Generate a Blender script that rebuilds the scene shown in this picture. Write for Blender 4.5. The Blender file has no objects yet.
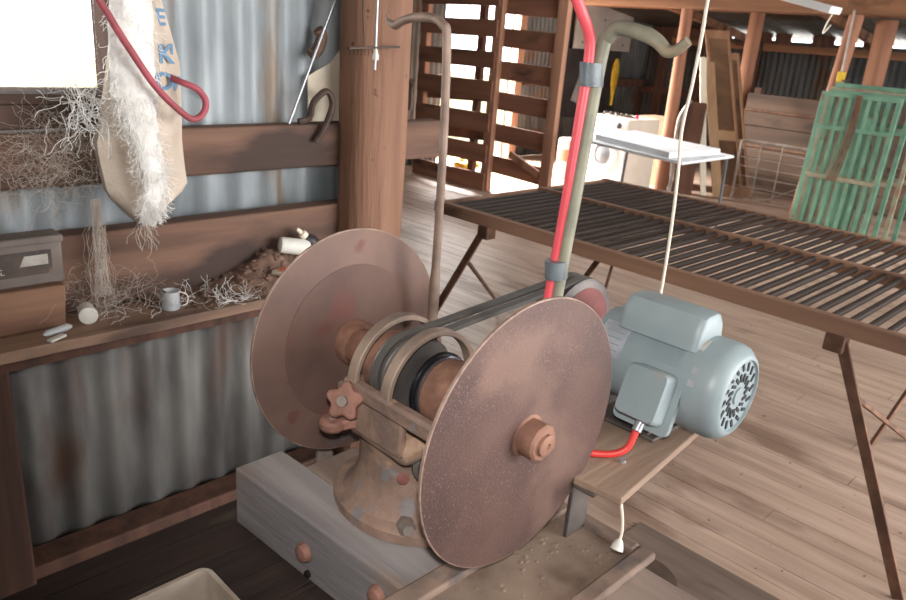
import bpy, bmesh, math, random
from mathutils import Vector, Matrix, noise
random.seed(7)
S = bpy.context.scene
COL = S.collection
PI = math.pi

# ------------------------------------------------------------------ materials
def lin(c):
    return tuple(((v/255)/12.92 if v/255 <= .04045 else ((v/255+.055)/1.055)**2.4) for v in c) + (1,)

def mat(name, c1, c2=None, scale=8, rough=.75, metal=0, bump=.15, stretch=(1, 1, 1), c3=None, sscale=5, sthr=.58,
        ssoft=.1, sstretch=(1, 1, 1), detail=6, spec=.4, bscale=None, c4=None, fthr=.66, fscale=120):
    """two-tone noise, a stain tone in patches, fine specks and a bump: all in object coordinates"""
    m = bpy.data.materials.new(name); m.use_nodes = True
    n = m.node_tree.nodes; l = m.node_tree.links
    b = n['Principled BSDF']
    b.inputs['Roughness'].default_value = rough; b.inputs['Metallic'].default_value = metal
    b.inputs['Specular IOR Level'].default_value = spec
    tc = n.new('ShaderNodeTexCoord')
    def nz(sc, st, det):
        mp = n.new('ShaderNodeMapping'); mp.inputs['Scale'].default_value = st
        l.new(tc.outputs['Object'], mp.inputs['Vector'])
        t = n.new('ShaderNodeTexNoise'); t.inputs['Scale'].default_value = sc; t.inputs['Detail'].default_value = det
        l.new(mp.outputs['Vector'], t.inputs['Vector'])
        return t.outputs['Fac']
    def mix(fac, a, c):
        x = n.new('ShaderNodeMix'); x.data_type = 'RGBA'
        l.new(fac, x.inputs['Factor'])
        if isinstance(a, tuple): x.inputs['A'].default_value = a
        else: l.new(a, x.inputs['A'])
        x.inputs['B'].default_value = c
        return x.outputs['Result']
    def step(fac, lo, hi):
        r = n.new('ShaderNodeMapRange'); r.inputs['From Min'].default_value = lo; r.inputs['From Max'].default_value = hi
        l.new(fac, r.inputs['Value']); return r.outputs['Result']
    f0 = nz(scale, stretch, detail)
    col = lin(c1)
    if c2: col = mix(step(f0, .35, .65), col, lin(c2))
    if c3: col = mix(step(nz(sscale, sstretch, 5), sthr, sthr+ssoft), col, lin(c3))
    if c4: col = mix(step(nz(fscale, (1, 1, 1), 2), fthr, fthr+.06), col, lin(c4))
    if isinstance(col, tuple): b.inputs['Base Color'].default_value = col
    else: l.new(col, b.inputs['Base Color'])
    if bump:
        bn = n.new('ShaderNodeBump'); bn.inputs['Strength'].default_value = bump; bn.inputs['Distance'].default_value = .01
        l.new(nz(bscale or scale*3, stretch, 6), bn.inputs['Height']); l.new(bn.outputs['Normal'], b.inputs['Normal'])
    return m

def wood(name, c1, c2, axis, c3=None, rough=.8, scale=14, bump=.35, **k):
    st = [1, 1, 1]; st[axis] = .09
    return mat(name, c1, c2, scale=scale, rough=rough, bump=bump, stretch=tuple(st), c3=c3, sscale=4, sstretch=tuple(.35 if s < 1 else 1 for s in st), **k)

M = {}
M['floor'] = wood('floor boards', (190, 164, 146), (160, 134, 117), 1, c3=(136, 110, 94), sthr=.58, rough=.5, spec=.5, c4=(82, 60, 48), fscale=30, fthr=.70)
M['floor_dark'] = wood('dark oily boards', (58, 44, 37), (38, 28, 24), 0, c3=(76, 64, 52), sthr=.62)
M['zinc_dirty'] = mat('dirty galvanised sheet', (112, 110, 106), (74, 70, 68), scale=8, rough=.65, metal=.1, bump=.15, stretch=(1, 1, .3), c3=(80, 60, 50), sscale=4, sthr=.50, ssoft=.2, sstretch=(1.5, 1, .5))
M['floor_gap'] = mat('under floor', (30, 22, 18), bump=0)
M['old_board'] = wood('grey old floor sheet', (122, 104, 92), (98, 82, 72), 1, c3=(80, 64, 54))
M['stain'] = mat('dark round stain', (88, 70, 58), (72, 56, 46), scale=12)
M['zinc'] = mat('galvanised sheet', (164, 170, 173), (130, 137, 141), scale=9, rough=.55, metal=.2, bump=.12, stretch=(1, 1, .25),
                c3=(126, 110, 94), sscale=3, sthr=.56, sstretch=(2.2, 1, .35))
M['zinc_dark'] = mat('weathered dark sheet', (92, 92, 90), (66, 66, 66), scale=6, rough=.7, metal=.2, bump=.1, stretch=(1, 1, .3), c3=(84, 62, 46), sscale=2, sthr=.55)
M['roof'] = mat('roof sheet', (128, 122, 112), (96, 90, 82), scale=3, rough=.6, metal=.3, bump=.1, c3=(100, 76, 56), sscale=1.5, sthr=.58)
M['rail'] = wood('old red brown rail', (122, 92, 76), (84, 62, 52), 0, c3=(66, 50, 44), sthr=.55)
M['sill'] = wood('weathered sill', (128, 100, 84), (92, 70, 58), 0, c3=(74, 56, 48))
M['shelf'] = wood('shelf board', (158, 128, 108), (122, 96, 80), 0, c3=(92, 74, 64), sthr=.56)
M['stud'] = wood('dark stud', (92, 62, 48), (64, 42, 34), 2, c3=(44, 32, 28))
M['post'] = wood('round log', (150, 112, 90), (124, 90, 72), 2, c3=(112, 100, 96), scale=13, bump=.8, sthr=.62, c4=(80, 52, 40), fscale=25, fthr=.70)
M['bush_post'] = wood('bush pole', (158, 110, 84), (116, 78, 58), 2, c3=(86, 60, 48), scale=5, sthr=.6)
M['beam'] = wood('roof beam', (140, 98, 70), (100, 68, 48), 1, c3=(70, 46, 32), scale=6)
M['gate_wood'] = wood('gate plank', (142, 98, 76), (106, 70, 54), 1, c3=(76, 50, 40), scale=6)
M['gate_stile'] = wood('gate stile', (160, 118, 94), (122, 86, 68), 2, scale=6)
M['pen_wood'] = wood('pen plank', (102, 80, 66), (70, 54, 44), 1, c3=(54, 42, 36), scale=5)
M['tbl_rail'] = wood('table rail', (166, 128, 104), (128, 96, 78), 1, c3=(104, 78, 64), scale=8)
M['tbl_slat'] = wood('table slat', (66, 51, 43), (42, 33, 28), 0, scale=9, rough=.6)
M['rusty_leg'] = mat('rusty steel', (126, 92, 72), (92, 66, 54), scale=14, rough=.7, metal=.3)
M['bench_grey'] = wood('dirty grey timber', (166, 158, 156), (132, 126, 128), 1, c3=(140, 122, 110), sthr=.5, bump=.35)
M['bench_top'] = wood('dusty bench plank', (158, 140, 128), (130, 112, 102), 1, c3=(96, 76, 64), sthr=.55)
M['tray'] = mat('dusty tray', (142, 122, 106), (118, 100, 88), scale=10, rough=.85, c3=(100, 82, 68), sscale=9, sthr=.58)
M['tray_rim'] = mat('dusty tray rim', (140, 118, 104), (112, 94, 84), scale=16, rough=.8, c3=(94, 84, 80), sscale=12, sthr=.56)
M['disc'] = mat('emery disc', (99, 75, 68), (80, 60, 56), scale=7, rough=.6, metal=.1, bump=.1, bscale=260, c3=(116, 90, 80), sscale=5, sthr=.56, c4=(126, 102, 94), fscale=420, fthr=.62)
M['disc_old'] = mat('worn disc', (124, 97, 86), (100, 80, 74), scale=6, rough=.62, metal=.1, bump=.2, c3=(96, 94, 98), sscale=8, sthr=.60, ssoft=.06, c4=(112, 74, 68), fscale=16, fthr=.60)
M['disc_mid'] = mat('worn disc middle', (116, 90, 80), (96, 75, 69), scale=8, rough=.62, metal=.1, bump=.2, c3=(112, 74, 68), sscale=9, sthr=.56)
M['disc_edge'] = mat('bright disc edge', (160, 136, 122), (122, 100, 88), scale=40, rough=.55, metal=.2)
M['hub'] = mat('rusty hub', (156, 116, 97), (122, 88, 75), scale=24, rough=.65, metal=.25, bump=.2)
M['cast'] = mat('dusty casting', (160, 132, 116), (126, 104, 94), scale=14, rough=.7, metal=.05, bump=.5, c3=(178, 146, 122), sscale=10, sthr=.55, c4=(134, 126, 124), fscale=24, fthr=.60)
M['cast_grey'] = mat('grey casting', (150, 138, 128), (118, 108, 101), scale=14, rough=.6, metal=.1, bump=.35, c3=(168, 138, 116), sscale=10, sthr=.56)
M['ring'] = mat('guard ring', (160, 138, 122), (130, 114, 104), scale=16, rough=.5, metal=.15, c3=(190, 134, 122), sscale=8, sthr=.57)
M['pulley'] = mat('grey pulley', (112, 104, 100), (84, 80, 80), scale=12, rough=.5, metal=.4)
M['black'] = mat('dark bearing seal', (44, 44, 48), (30, 30, 34), scale=20, rough=.3, metal=.5)
M['chrome'] = mat('shiny steel', (150, 150, 158), rough=.2, metal=.9, bump=0)
M['red_face'] = mat('red pulley face', (124, 66, 62), (92, 54, 52), scale=12, rough=.6)
M['red_paint'] = mat('red paint', (150, 88, 86), (122, 82, 76), scale=60, rough=.7, bump=.1)
M['knob'] = mat('rusty pink knob', (162, 118, 104), (128, 92, 80), scale=20, rough=.65, metal=.15, bump=.3)
M['belt'] = mat('rubber belt', (108, 104, 100), (84, 82, 80), scale=10, rough=.6, c3=(128, 112, 100), sscale=8)
M['pipe'] = mat('bare steel arm', (156, 134, 120), (124, 104, 94), scale=18, rough=.55, metal=.3, c3=(100, 84, 78), sscale=9, sthr=.6)
M['pipe_green'] = mat('khaki painted arm', (140, 136, 118), (112, 112, 98), scale=16, rough=.55, metal=.1, c3=(160, 138, 112), sscale=6, sthr=.55)
M['tape'] = mat('grey tape', (104, 112, 116), (82, 88, 92), scale=30, rough=.35)
M['red_hose'] = mat('red hose', (226, 92, 100), (206, 74, 84), scale=10, rough=.4, bump=.03)
M['red_cable'] = mat('red cable', (232, 78, 70), (214, 64, 60), scale=10, rough=.4, bump=.03)
M['motor'] = mat('grey blue motor paint', (146, 158, 161), (128, 142, 147), scale=6, rough=.42, bump=.08, c3=(158, 148, 134), sscale=7, sthr=.58)
M['motor_dust'] = mat('dusty motor end', (152, 142, 126), (120, 128, 126), scale=9, rough=.6)
M['motor_dark'] = mat('dark vent', (38, 42, 44), (58, 62, 62), scale=30, rough=.7)
M['plate_foil'] = mat('foil plate', (196, 200, 208), (164, 170, 182), scale=30, rough=.35, metal=.4, bump=0)
M['plate_wood'] = wood('dusty motor board', (156, 132, 114), (128, 106, 90), 0, c3=(112, 92, 78), sthr=.6)
M['iron'] = mat('dusty dark iron', (108, 98, 92), (76, 70, 68), scale=14, rough=.6, metal=.3)
M['white_plastic'] = mat('white plastic', (222, 220, 212), (204, 200, 190), scale=8, rough=.45, bump=.02)
M['cord'] = mat('cream cord', (226, 214, 196), rough=.5, bump=0)
M['cream_bin'] = mat('grubby cream bin', (216, 202, 186), (194, 178, 160), scale=10, rough=.6, c3=(128, 104, 84), sscale=7, sthr=.6)
M['bin_in'] = mat('grimy bin inside', (150, 126, 104), (112, 88, 70), scale=12, rough=.8)
M['steel'] = mat('galvanised rod', (190, 192, 196), (160, 162, 168), scale=20, rough=.35, metal=.6, bump=0)
M['tin'] = mat('tin', (196, 198, 200), (168, 172, 176), scale=14, rough=.4, metal=.1, bump=.05)
M['dirt'] = mat('dirt', (122, 96, 82), (88, 68, 58), scale=18, rough=.95, bump=.6)
M['battery'] = mat('dusty battery case', (132, 122, 114), (110, 100, 94), scale=8, rough=.7, c3=(144, 124, 108))
M['label_dark'] = mat('battery label', (66, 60, 60), (96, 82, 72), scale=14, rough=.6, c3=(150, 120, 92), sscale=9, sthr=.58)
M['label_light'] = mat('label print', (188, 184, 176), (160, 150, 140), scale=30, rough=.6, bump=0)
M['block'] = wood('dusty block', (150, 114, 92), (118, 86, 70), 0)
M['sack'] = mat('woven sack', (210, 194, 178), (184, 168, 152), scale=6, rough=.8, bump=.2, bscale=90, c3=(176, 148, 116), sscale=5, sthr=.58)
M['ink'] = mat('blue ink', (92, 128, 160), (110, 142, 168), scale=30, rough=.7, bump=0)
M['wool'] = mat('white wool', (240, 238, 234), (220, 216, 210), scale=20, rough=.9, bump=.5, bscale=60)
M['web'] = mat('dusty cobweb', (190, 180, 170), (160, 146, 132), scale=20, rough=.9, bump=0)
M['string'] = mat('white string', (226, 224, 220), (200, 196, 190), scale=20, rough=.8, bump=0)
M['strap'] = mat('faded red strap', (176, 84, 96), (150, 74, 80), scale=12, rough=.6, bump=.05)
M['blackiron'] = mat('dark iron', (58, 48, 44), (80, 62, 52), scale=20, rough=.6, metal=.3)
M['paper'] = mat('old pale card', (206, 196, 178), (184, 170, 150), scale=8, rough=.8, bump=.05)
M['orange'] = mat('orange print', (206, 112, 86), (190, 96, 72), scale=20, rough=.6, bump=0)
M['black_plastic'] = mat('black plastic', (44, 42, 44), (58, 54, 54), scale=12, rough=.4)
M['white_enamel'] = mat('white enamel', (232, 232, 230), rough=.35, bump=0)
M['enamel_side'] = mat('yellowed enamel', (214, 202, 188), (200, 186, 170), scale=3, rough=.5, bump=0)
M['glass_dark'] = mat('dark door glass', (128, 134, 140), rough=.1, bump=0)
M['foam'] = mat('white sheet', (232, 234, 236), (218, 220, 224), scale=6, rough=.6, bump=.02)
M['cream_edge'] = mat('cream laminate', (222, 212, 190), rough=.5, bump=0)
M['dark_steel'] = mat('grey steel tube', (92, 94, 98), (72, 74, 78), scale=12, rough=.5, metal=.4)
M['green'] = mat('green paint', (108, 146, 122), (86, 122, 102), scale=8, rough=.55, bump=.08, c3=(112, 88, 68), sscale=10, sthr=.62)
M['green_rust'] = mat('rusted green paint', (140, 150, 128), (140, 108, 88), scale=10, rough=.7)
M['gal_tube'] = mat('dull tube', (158, 146, 138), (130, 118, 110), scale=12, rough=.55, metal=.3)
M['louvre'] = wood('louvre timber', (150, 112, 84), (126, 92, 68), 2, scale=8, bump=.1)
M['slat'] = wood('louvre slat', (128, 96, 72), (104, 78, 58), 1, scale=8, bump=.1)
M['pale_wood'] = wood('pale door edge', (176, 146, 112), (150, 118, 88), 2, scale=6, bump=.1)
M['dark_board'] = wood('dark board', (104, 72, 54), (74, 50, 40), 2, scale=6)
M['panel'] = mat('pale sheet', (172, 164, 156), (150, 142, 134), scale=2, rough=.7, bump=.03)
M['poster_black'] = mat('dark sheet', (36, 34, 36), (52, 48, 48), scale=4, rough=.6, bump=0)
M['poster_grey'] = mat('torn grey patch', (150, 148, 150), (112, 110, 114), scale=5, rough=.7, bump=0)
M['yellow'] = mat('yellow', (214, 182, 50), (190, 150, 40), scale=8, rough=.6)
M['bluewhite'] = mat('white bag', (206, 212, 222), (150, 164, 186), scale=9, rough=.5)
M['carton'] = mat('carton', (172, 136, 108), (142, 108, 86), scale=5, rough=.85)
M['red_bit'] = mat('pink cap', (214, 60, 96), rough=.5, bump=0)
M['grass'] = mat('pale ground', (176, 164, 132), (150, 146, 104), scale=3, rough=.9)
def glass_mat():
    m = bpy.data.materials.new('window glass'); m.use_nodes = True
    n = m.node_tree.nodes; l = m.node_tree.links; n.clear()
    o = n.new('ShaderNodeOutputMaterial'); t = n.new('ShaderNodeBsdfTransparent'); g = n.new('ShaderNodeBsdfGlossy')
    t.inputs[0].default_value = (.96, .96, .95, 1); g.inputs['Roughness'].default_value = .1
    x = n.new('ShaderNodeMixShader'); x.inputs[0].default_value = .05
    l.new(t.outputs[0], x.inputs[1]); l.new(g.outputs[0], x.inputs[2]); l.new(x.outputs[0], o.inputs[0])
    return m
M['glass'] = glass_mat()

# ------------------------------------------------------------------ mesh builder (world coordinates)
def frame(d):
    d = Vector(d).normalized(); u = d.orthogonal().normalized()
    return u, d.cross(u), d

class MB:
    def __init__(s): s.bm = bmesh.new()
    def box(s, c, size, rot=None):
        m = Matrix.Translation(c)
        if rot is not None: m = m @ (rot if isinstance(rot, Matrix) else Matrix.Rotation(rot, 4, 'Z'))
        m = m @ Matrix.Diagonal((size[0], size[1], size[2], 1))
        bmesh.ops.create_cube(s.bm, size=1, matrix=m); return s
    def span(s, a, b):
        return s.box([(a[i]+b[i])/2 for i in range(3)], [abs(b[i]-a[i]) for i in range(3)])
    def bar(s, p0, p1, w, h, up=(0, 0, 1)):
        p0, p1 = Vector(p0), Vector(p1); d = (p1-p0); L = d.length; d.normalize()
        up = Vector(up); x = up.cross(d)
        if x.length < 1e-4: x = Vector((1, 0, 0)).cross(d)
        x.normalize(); z = d.cross(x)
        r = Matrix((x, d, z)).transposed().to_4x4()
        return s.box((p0+p1)/2, (w, L, h), r)
    def rings(s, rs, cap=True, closed=False):
        vs = [[s.bm.verts.new(p) for p in r] for r in rs]
        k = len(vs[0])
        for i in range(len(vs)-1 + (1 if closed else 0)):
            a, b = vs[i], vs[(i+1) % len(vs)]
            for j in range(k): s.bm.faces.new((a[j], a[(j+1) % k], b[(j+1) % k], b[j]))
        if cap and not closed:
            s.bm.faces.new(vs[0][::-1]); s.bm.faces.new(vs[-1])
        return s
    def lathe(s, prof, origin, axis=(0, 0, 1), seg=32, cap=True, sx=1, sy=1):
        u, v, d = frame(axis); o = Vector(origin)
        if tuple(axis) == (0, 0, 1): u, v = Vector((1, 0, 0)), Vector((0, 1, 0))
        return s.rings([[o + d*h + (u*math.cos(2*PI*j/seg)*sx + v*math.sin(2*PI*j/seg)*sy)*max(r, 1e-4) for j in range(seg)] for r, h in prof], cap)
    def cyl(s, p0, p1, r, r1=None, seg=16):
        p0, p1 = Vector(p0), Vector(p1)
        return s.lathe([(r, 0), (r if r1 is None else r1, (p1-p0).length)], p0, tuple(p1-p0) if abs((p1-p0).x)+abs((p1-p0).y) > 1e-6 or p1.z < p0.z else (0, 0, 1), seg)
    def tube(s, pts, r, seg=8, rad=None):
        pts = [Vector(p) for p in pts]; u = None; rs = []
        for i, p in enumerate(pts):
            t = (pts[min(i+1, len(pts)-1)] - pts[max(i-1, 0)])
            if t.length < 1e-9: t = Vector((0, 0, 1))
            t.normalize()
            if u is None: u = t.orthogonal().normalized()
            u = (u - t*u.dot(t))
            if u.length < 1e-6: u = t.orthogonal()
            u.normalize(); v = t.cross(u); rr = rad[i] if rad else r
            rs.append([p + (u*math.cos(2*PI*j/seg) + v*math.sin(2*PI*j/seg))*rr for j in range(seg)])
        return s.rings(rs)
    def arc_strap(s, c, r0, r1, y0, y1, a0, a1, n=40):
        """curved strap about an axis along Y"""
        rs = []
        for i in range(n+1):
            a = a0 + (a1-a0)*i/n; ca, sa = math.cos(a), math.sin(a)
            rs.append([(c[0]+ca*r, y, c[1]+sa*r) for r, y in ((r0, y0), (r1, y0), (r1, y1), (r0, y1))])
        return s.rings(rs)
    def prism(s, poly, off):
        off = Vector(off); a = [s.bm.verts.new(p) for p in poly]; b = [s.bm.verts.new(Vector(p)+off) for p in poly]
        k = len(a); s.bm.faces.new(a[::-1]); s.bm.faces.new(b)
        for j in range(k): s.bm.faces.new((a[j], a[(j+1) % k], b[(j+1) % k], b[j]))
        return s
    def ball(s, c, r, sub=2, scale=(1, 1, 1), rough=0):
        res = bmesh.ops.create_icosphere(s.bm, subdivisions=sub, radius=1, matrix=Matrix.Identity(4))
        for v in res['verts']:
            p = v.co.copy(); k = 1 + (rough*noise.noise(p*2.3+Vector(c)*9) if rough else 0)
            v.co = Vector(c) + Vector((p.x*scale[0], p.y*scale[1], p.z*scale[2]))*r*k
        return s
    def build(s, name, m, parent=None, bevel=0, smooth=True, origin=None, rot=None):
        """one mesh object; rot = (matrix) turns the world-built vertices about the origin"""
        bmesh.ops.recalc_face_normals(s.bm, faces=s.bm.faces)
        me = bpy.data.meshes.new(name); s.bm.to_mesh(me); s.bm.free()
        if parent is None:
            if origin is None:
                vs = [v.co for v in me.vertices]
                origin = Vector(((min(v.x for v in vs)+max(v.x for v in vs))/2, (min(v.y for v in vs)+max(v.y for v in vs))/2, min(v.z for v in vs)))
        else:
            origin = Vector((0, 0, 0)); p = parent
            while p is not None: origin = origin + p.location; p = p.parent
        me.transform(Matrix.Translation(-Vector(origin)))
        o = bpy.data.objects.new(name, me); COL.objects.link(o)
        if parent is None: o.location = origin
        else: o.parent = parent
        me.materials.append(m)
        if smooth:
            for p in me.polygons: p.use_smooth = True
            try: me.set_sharp_from_angle(angle=math.radians(38))
            except Exception: pass
        if bevel:
            b = o.modifiers.new('edge', 'BEVEL'); b.width = bevel; b.segments = 2; b.limit_method = 'ANGLE'; b.angle_limit = math.radians(40)
        return o

def tag(o, label=None, cat=None, group=None, kind=None):
    if label: o['label'] = label
    if cat: o['category'] = cat
    if group: o['group'] = group
    if kind: o['kind'] = kind
    return o
def thing(name, loc, label, cat, group=None, rz=0):
    o = bpy.data.objects.new(name, None); COL.objects.link(o); o.location = loc; o.rotation_euler = (0, 0, rz); o.empty_display_size = .1
    return tag(o, label, cat, group)
def struct(o): o['kind'] = 'structure'; return o
def dup(root, loc=None, label=None):
    def cp(o, par):
        c = o.copy(); COL.objects.link(c); c.parent = par
        for ch in list(o.children): cp(ch, c)
        return c
    r = cp(root, None)
    if loc is not None: r.location = loc
    if label: r['label'] = label
    return r
def spline(pts, n=10):
    pts = [Vector(p) for p in pts]; P = [pts[0]*2-pts[1]] + pts + [pts[-1]*2-pts[-2]]; out = []
    for i in range(1, len(P)-2):
        a, b, c, d = P[i-1:i+3]
        for k in range(n):
            t = k/n
            out.append(.5*((2*b)+(c-a)*t+(2*a-5*b+4*c-d)*t*t+(3*b-a-3*c+d)*t**3))
    out.append(pts[-1]); return out

# ------------------------------------------------------------------ setting: floor, walls, roof
def wobble(p, a=.004): return noise.noise(Vector(p)*3.1)*a
mb = MB(); w = .105; x = -2.5; i = 0
while x < 12.2:
    y = -2.6 - random.random()*2
    while y < 7.2:
        L = 2.2 + random.random()*2.6; y1 = min(y+L, 7.3)
        mb.span((x+.0015, y+.0015, -.025), (x+w-.0015, y1-.0015, random.uniform(-.0012, .0)))
        y = y1
    x += w; i += 1
struct(mb.build('floor', M['floor'], smooth=False, origin=(0, 0, 0)))
struct(MB().span((-2.6, -4.7, -.08), (12.3, 7.35, -.03)).build('floor_1', M['floor_gap'], smooth=False))

def corrugated(name, m, u0, u1, axis, at, z0, z1, pitch, amp, hole=None, seg=8, zs=None, top=None):
    """upright corrugated sheet; axis 0: runs along X at y=at, axis 1: runs along Y at x=at"""
    bm = bmesh.new(); n = int((u1-u0)/pitch*seg); zs = zs or [z0, z1]; vs = []
    for i in range(n+1):
        u = u0+(u1-u0)*i/n; d = at+amp*math.sin(2*PI*u/pitch); row = []
        for z in zs:
            zz = z + (top(u) if top and z == zs[-1] else 0)
            row.append(bm.verts.new((u, d, zz) if axis == 0 else (d, u, zz)))
        vs.append(row)
    for i in range(n):
        uc = u0+(u1-u0)*(i+.5)/n
        for k in range(len(zs)-1):
            zc = (zs[k]+zs[k+1])/2
            if hole and any(h[0] < uc < h[1] and h[2] < zc < h[3] for h in hole): continue
            bm.faces.new((vs[i][k], vs[i+1][k], vs[i+1][k+1], vs[i][k+1]))
    b = MB(); b.bm.free(); b.bm = bm
    o = b.build(name, m)
    s = o.modifiers.new('gauge', 'SOLIDIFY'); s.thickness = .0012
    return struct(o)
corrugated('wall_left', M['zinc'], -1.6, 1.76, 0, 2.18, .79, 2.6, .115, .014, hole=[(-.7, .82, 1.285, 2.12)], zs=[.79, 1.285, 2.12, 2.9])
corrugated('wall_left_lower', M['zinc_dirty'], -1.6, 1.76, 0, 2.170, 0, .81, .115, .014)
corrugated('wall_back', M['zinc_dark'], 2.75, 11.6, 0, 7.05, 0, 2.3, .09, .012, hole=[(6.8, 8.05, 0, 2.05)], zs=[0, 2.05, 3.0])
corrugated('wall_far', M['zinc_dark'], -3.2, 7.1, 1, 11.5, 0, 1.86, .09, .012, top=lambda u: .02*noise.noise(Vector((u*1.7, 0, 0)))-.01)
# inner partition that closes the space between the left wall and the back wall
corrugated('wall_partition_1', M['zinc_dark'], 2.2, 4.9, 1, 1.92, 0, 2.6, .09, .012, zs=[0, 3.0])
corrugated('wall_partition_2', M['zinc_dark'], 1.92, 2.75, 0, 4.9, 0, 2.6, .09, .012, zs=[0, 3.0])
corrugated('wall_partition_3', M['zinc_dark'], 4.9, 7.05, 1, 2.75, 0, 2.6, .09, .012, zs=[0, 3.0])
corrugated('wall_right', M['zinc_dark'], -3.2, 2.2, 1, -1.5, 0, 2.6, .09, .012, zs=[0, 3.3])
corrugated('wall_front', M['zinc_dark'], -1.5, 1.3, 0, -1.4, 0, 2.6, .09, .012, zs=[0, 3.3])
# roof sheet, low at the far eave
def roofz(x): return 1.935 + (11.6-x)*.125
bm = bmesh.new(); vs = []; n = int(10.5/.09*6)
for i in range(n+1):
    y = -3.3+10.6*i/n; d = .012*math.sin(2*PI*y/.09)
    vs.append([bm.verts.new((xx, y, roofz(xx)+d)) for xx in (11.9, -3)])
for i in range(n): bm.faces.new((vs[i][0], vs[i+1][0], vs[i+1][1], vs[i][1]))
b = MB(); b.bm.free(); b.bm = bm; o = struct(b.build('ceiling', M['roof'])); o.modifiers.new('gauge', 'SOLIDIFY').thickness = .0015
# top plate and packing boards of the far wall: daylight comes through the gaps between
struct(MB().span((11.42, -3.2, 1.70), (11.5, 7.0, 1.80)).build('trim_1', M['beam'], smooth=False))
mb = MB(); y = -3.2
for g0, g1 in ((2.95, 3.13), (3.2, 3.42), (3.74, 3.92), (4.02, 4.12), (4.42, 4.72), (4.95, 5.0), (5.25, 5.62)):
    mb.span((11.44, y, 1.80), (11.47, g0, 1.96)); y = g1
mb.span((11.44, y, 1.80), (11.47, 7.0, 1.96)); struct(mb.build('trim_2', M['stud'], smooth=False))
for k, yy in enumerate((6.6, 5.95, 5.1, 1.6)):
    struct(MB().span((11.34, yy, 0), (11.42, yy+.14, 1.80)).build('trim_%d' % (3+k), M['stud'], smooth=False, bevel=.004))
struct(MB().span((11.36, -3.2, .92), (11.42, 7.0, 1.02)).build('trim_7', M['stud'], smooth=False))
struct(MB().span((8.3, 6.93, 1.0), (11.4, 7.02, 1.12)).build('trim_8', M['stud'], smooth=False))
struct(MB().span((8.05, 6.9, 0), (8.19, 7.02, 2.2)).build('trim_9', M['post'], smooth=False, bevel=.006))
# left wall timbers
struct(MB().span((-1.6, 2.085, 1.147), (2.03, 2.15, 1.287)).build('trim_10', M['rail'], bevel=.008, smooth=False))
struct(MB().span((-1.6, 2.075, .801), (1.70, 2.15, 1.016)).build('trim_11', M['rail'], bevel=.008, smooth=False))
struct(MB().span((-1.6, 2.07, 1.298), (.86, 2.15, 1.36)).build('trim_12', M['sill'], bevel=.006, smooth=False))
struct(MB().span((-1.6, 2.04, 1.362), (.88, 2.22, 1.386)).build('trim_13', M['sill'], bevel=.004, smooth=False))
struct(MB().span((.815, 2.08, 1.388), (.872, 2.2, 2.3)).build('trim_14', M['stud'], bevel=.004, smooth=False))
struct(MB().span((-1.6, 1.95, 1.90), (1.9, 2.10, 2.02)).build('trim_15', M['rail'], bevel=.006, smooth=False))
struct(MB().span((.22, 2.03, 0), (.475, 2.14, .765)).build('trim_16', M['stud'], bevel=.008, smooth=False))
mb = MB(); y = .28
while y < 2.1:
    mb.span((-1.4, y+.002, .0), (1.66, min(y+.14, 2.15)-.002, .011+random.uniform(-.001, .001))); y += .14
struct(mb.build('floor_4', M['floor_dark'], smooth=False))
struct(MB().span((-1.6, 2.05, 0), (1.54, 2.155, .05)).build('trim_17', M['stud'], bevel=.006, smooth=False))
win = struct(MB().span((-.7, 2.17, 1.388), (.813, 2.174, 2.12)).build('window_1', M['glass'], smooth=False))
# ground outside
g = struct(MB().span((-12, 2.3, -.35), (1.75, 30, -.3)).build('floor_2', M['grass'], smooth=False))
g = struct(MB().span((1.8, 7.4, -.35), (30, 30, -.3)).build('floor_3', M['grass'], smooth=False))
# grey sheet laid on the boards near the bench
o = MB().span((1.35, -.6, .001), (2.16, 1.06, .006)).build('floor_sheet', M['old_board'], smooth=False)
tag(o, 'grey board laid flat on the floor below the motor', 'board')
o = MB().lathe([(.0, 0), (.11, 0), (.115, .002), (.0, .003)], (1.90, .90, .0065), seg=36, cap=False).build('round_lid', M['stain'])
tag(o, 'flat dark round lid lying on the grey floor board', 'lid')

# ------------------------------------------------------------------ log post and the things on it
def log_post(x, y, z0, z1, r0, r1, name, m, label, lean=(0, 0), seg=28, lump=.07, group=None):
    rs = []; N = 16
    for i in range(N+1):
        t = i/N; z = z0+(z1-z0)*t; r = r0+(r1-r0)*t
        ring = []
        for j in range(seg):
            a = 2*PI*j/seg
            k = 1+lump*noise.noise(Vector((math.cos(a)*1.2, math.sin(a)*1.2, z*1.6+x*7)))
            ring.append((x+lean[0]*t+math.cos(a)*r*k, y+lean[1]*t+math.sin(a)*r*k, z))
        rs.append(ring)
    o = MB().rings(rs).build(name, m); return tag(o, label, 'post', group)
big_post = log_post(1.655, 2.035, 0, 2.75, .112, .118, 'log_post', M['post'], 'thick round timber post at the end of the corrugated wall')
t = thing('hanging_rod', (1.545, 1.90, 1.47), 'thin steel rod with a small wire bracket hanging on the thick post', 'rod')
MB().cyl((1.545, 1.90, 1.475), (1.545, 1.90, 2.0), .0042, seg=10).build('rod', M['steel'], t)
MB().lathe([(.011, 0), (.011, .018), (.008, .018), (.008, .03)], (1.545, 1.90, 1.505), seg=6).build('nut', M['white_plastic'], t)
c = MB().bar((1.445, 1.905, 1.535), (1.635, 1.895, 1.547), .009, .006).bar((1.45, 1.915, 1.535), (1.545, 1.91, 1.54), .007, .005)
for k in range(7): c.bar((1.45+.014*k, 1.903, 1.534), (1.457+.014*k, 1.91, 1.517), .002, .003)
c.build('wire_bracket', M['blackiron'], t)
MB().tube(spline([(1.505, 1.905, 1.545), (1.495, 1.907, 1.7), (1.51, 1.905, 2.0)]), .0025, 6).build('wire', M['blackiron'], t)
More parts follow.
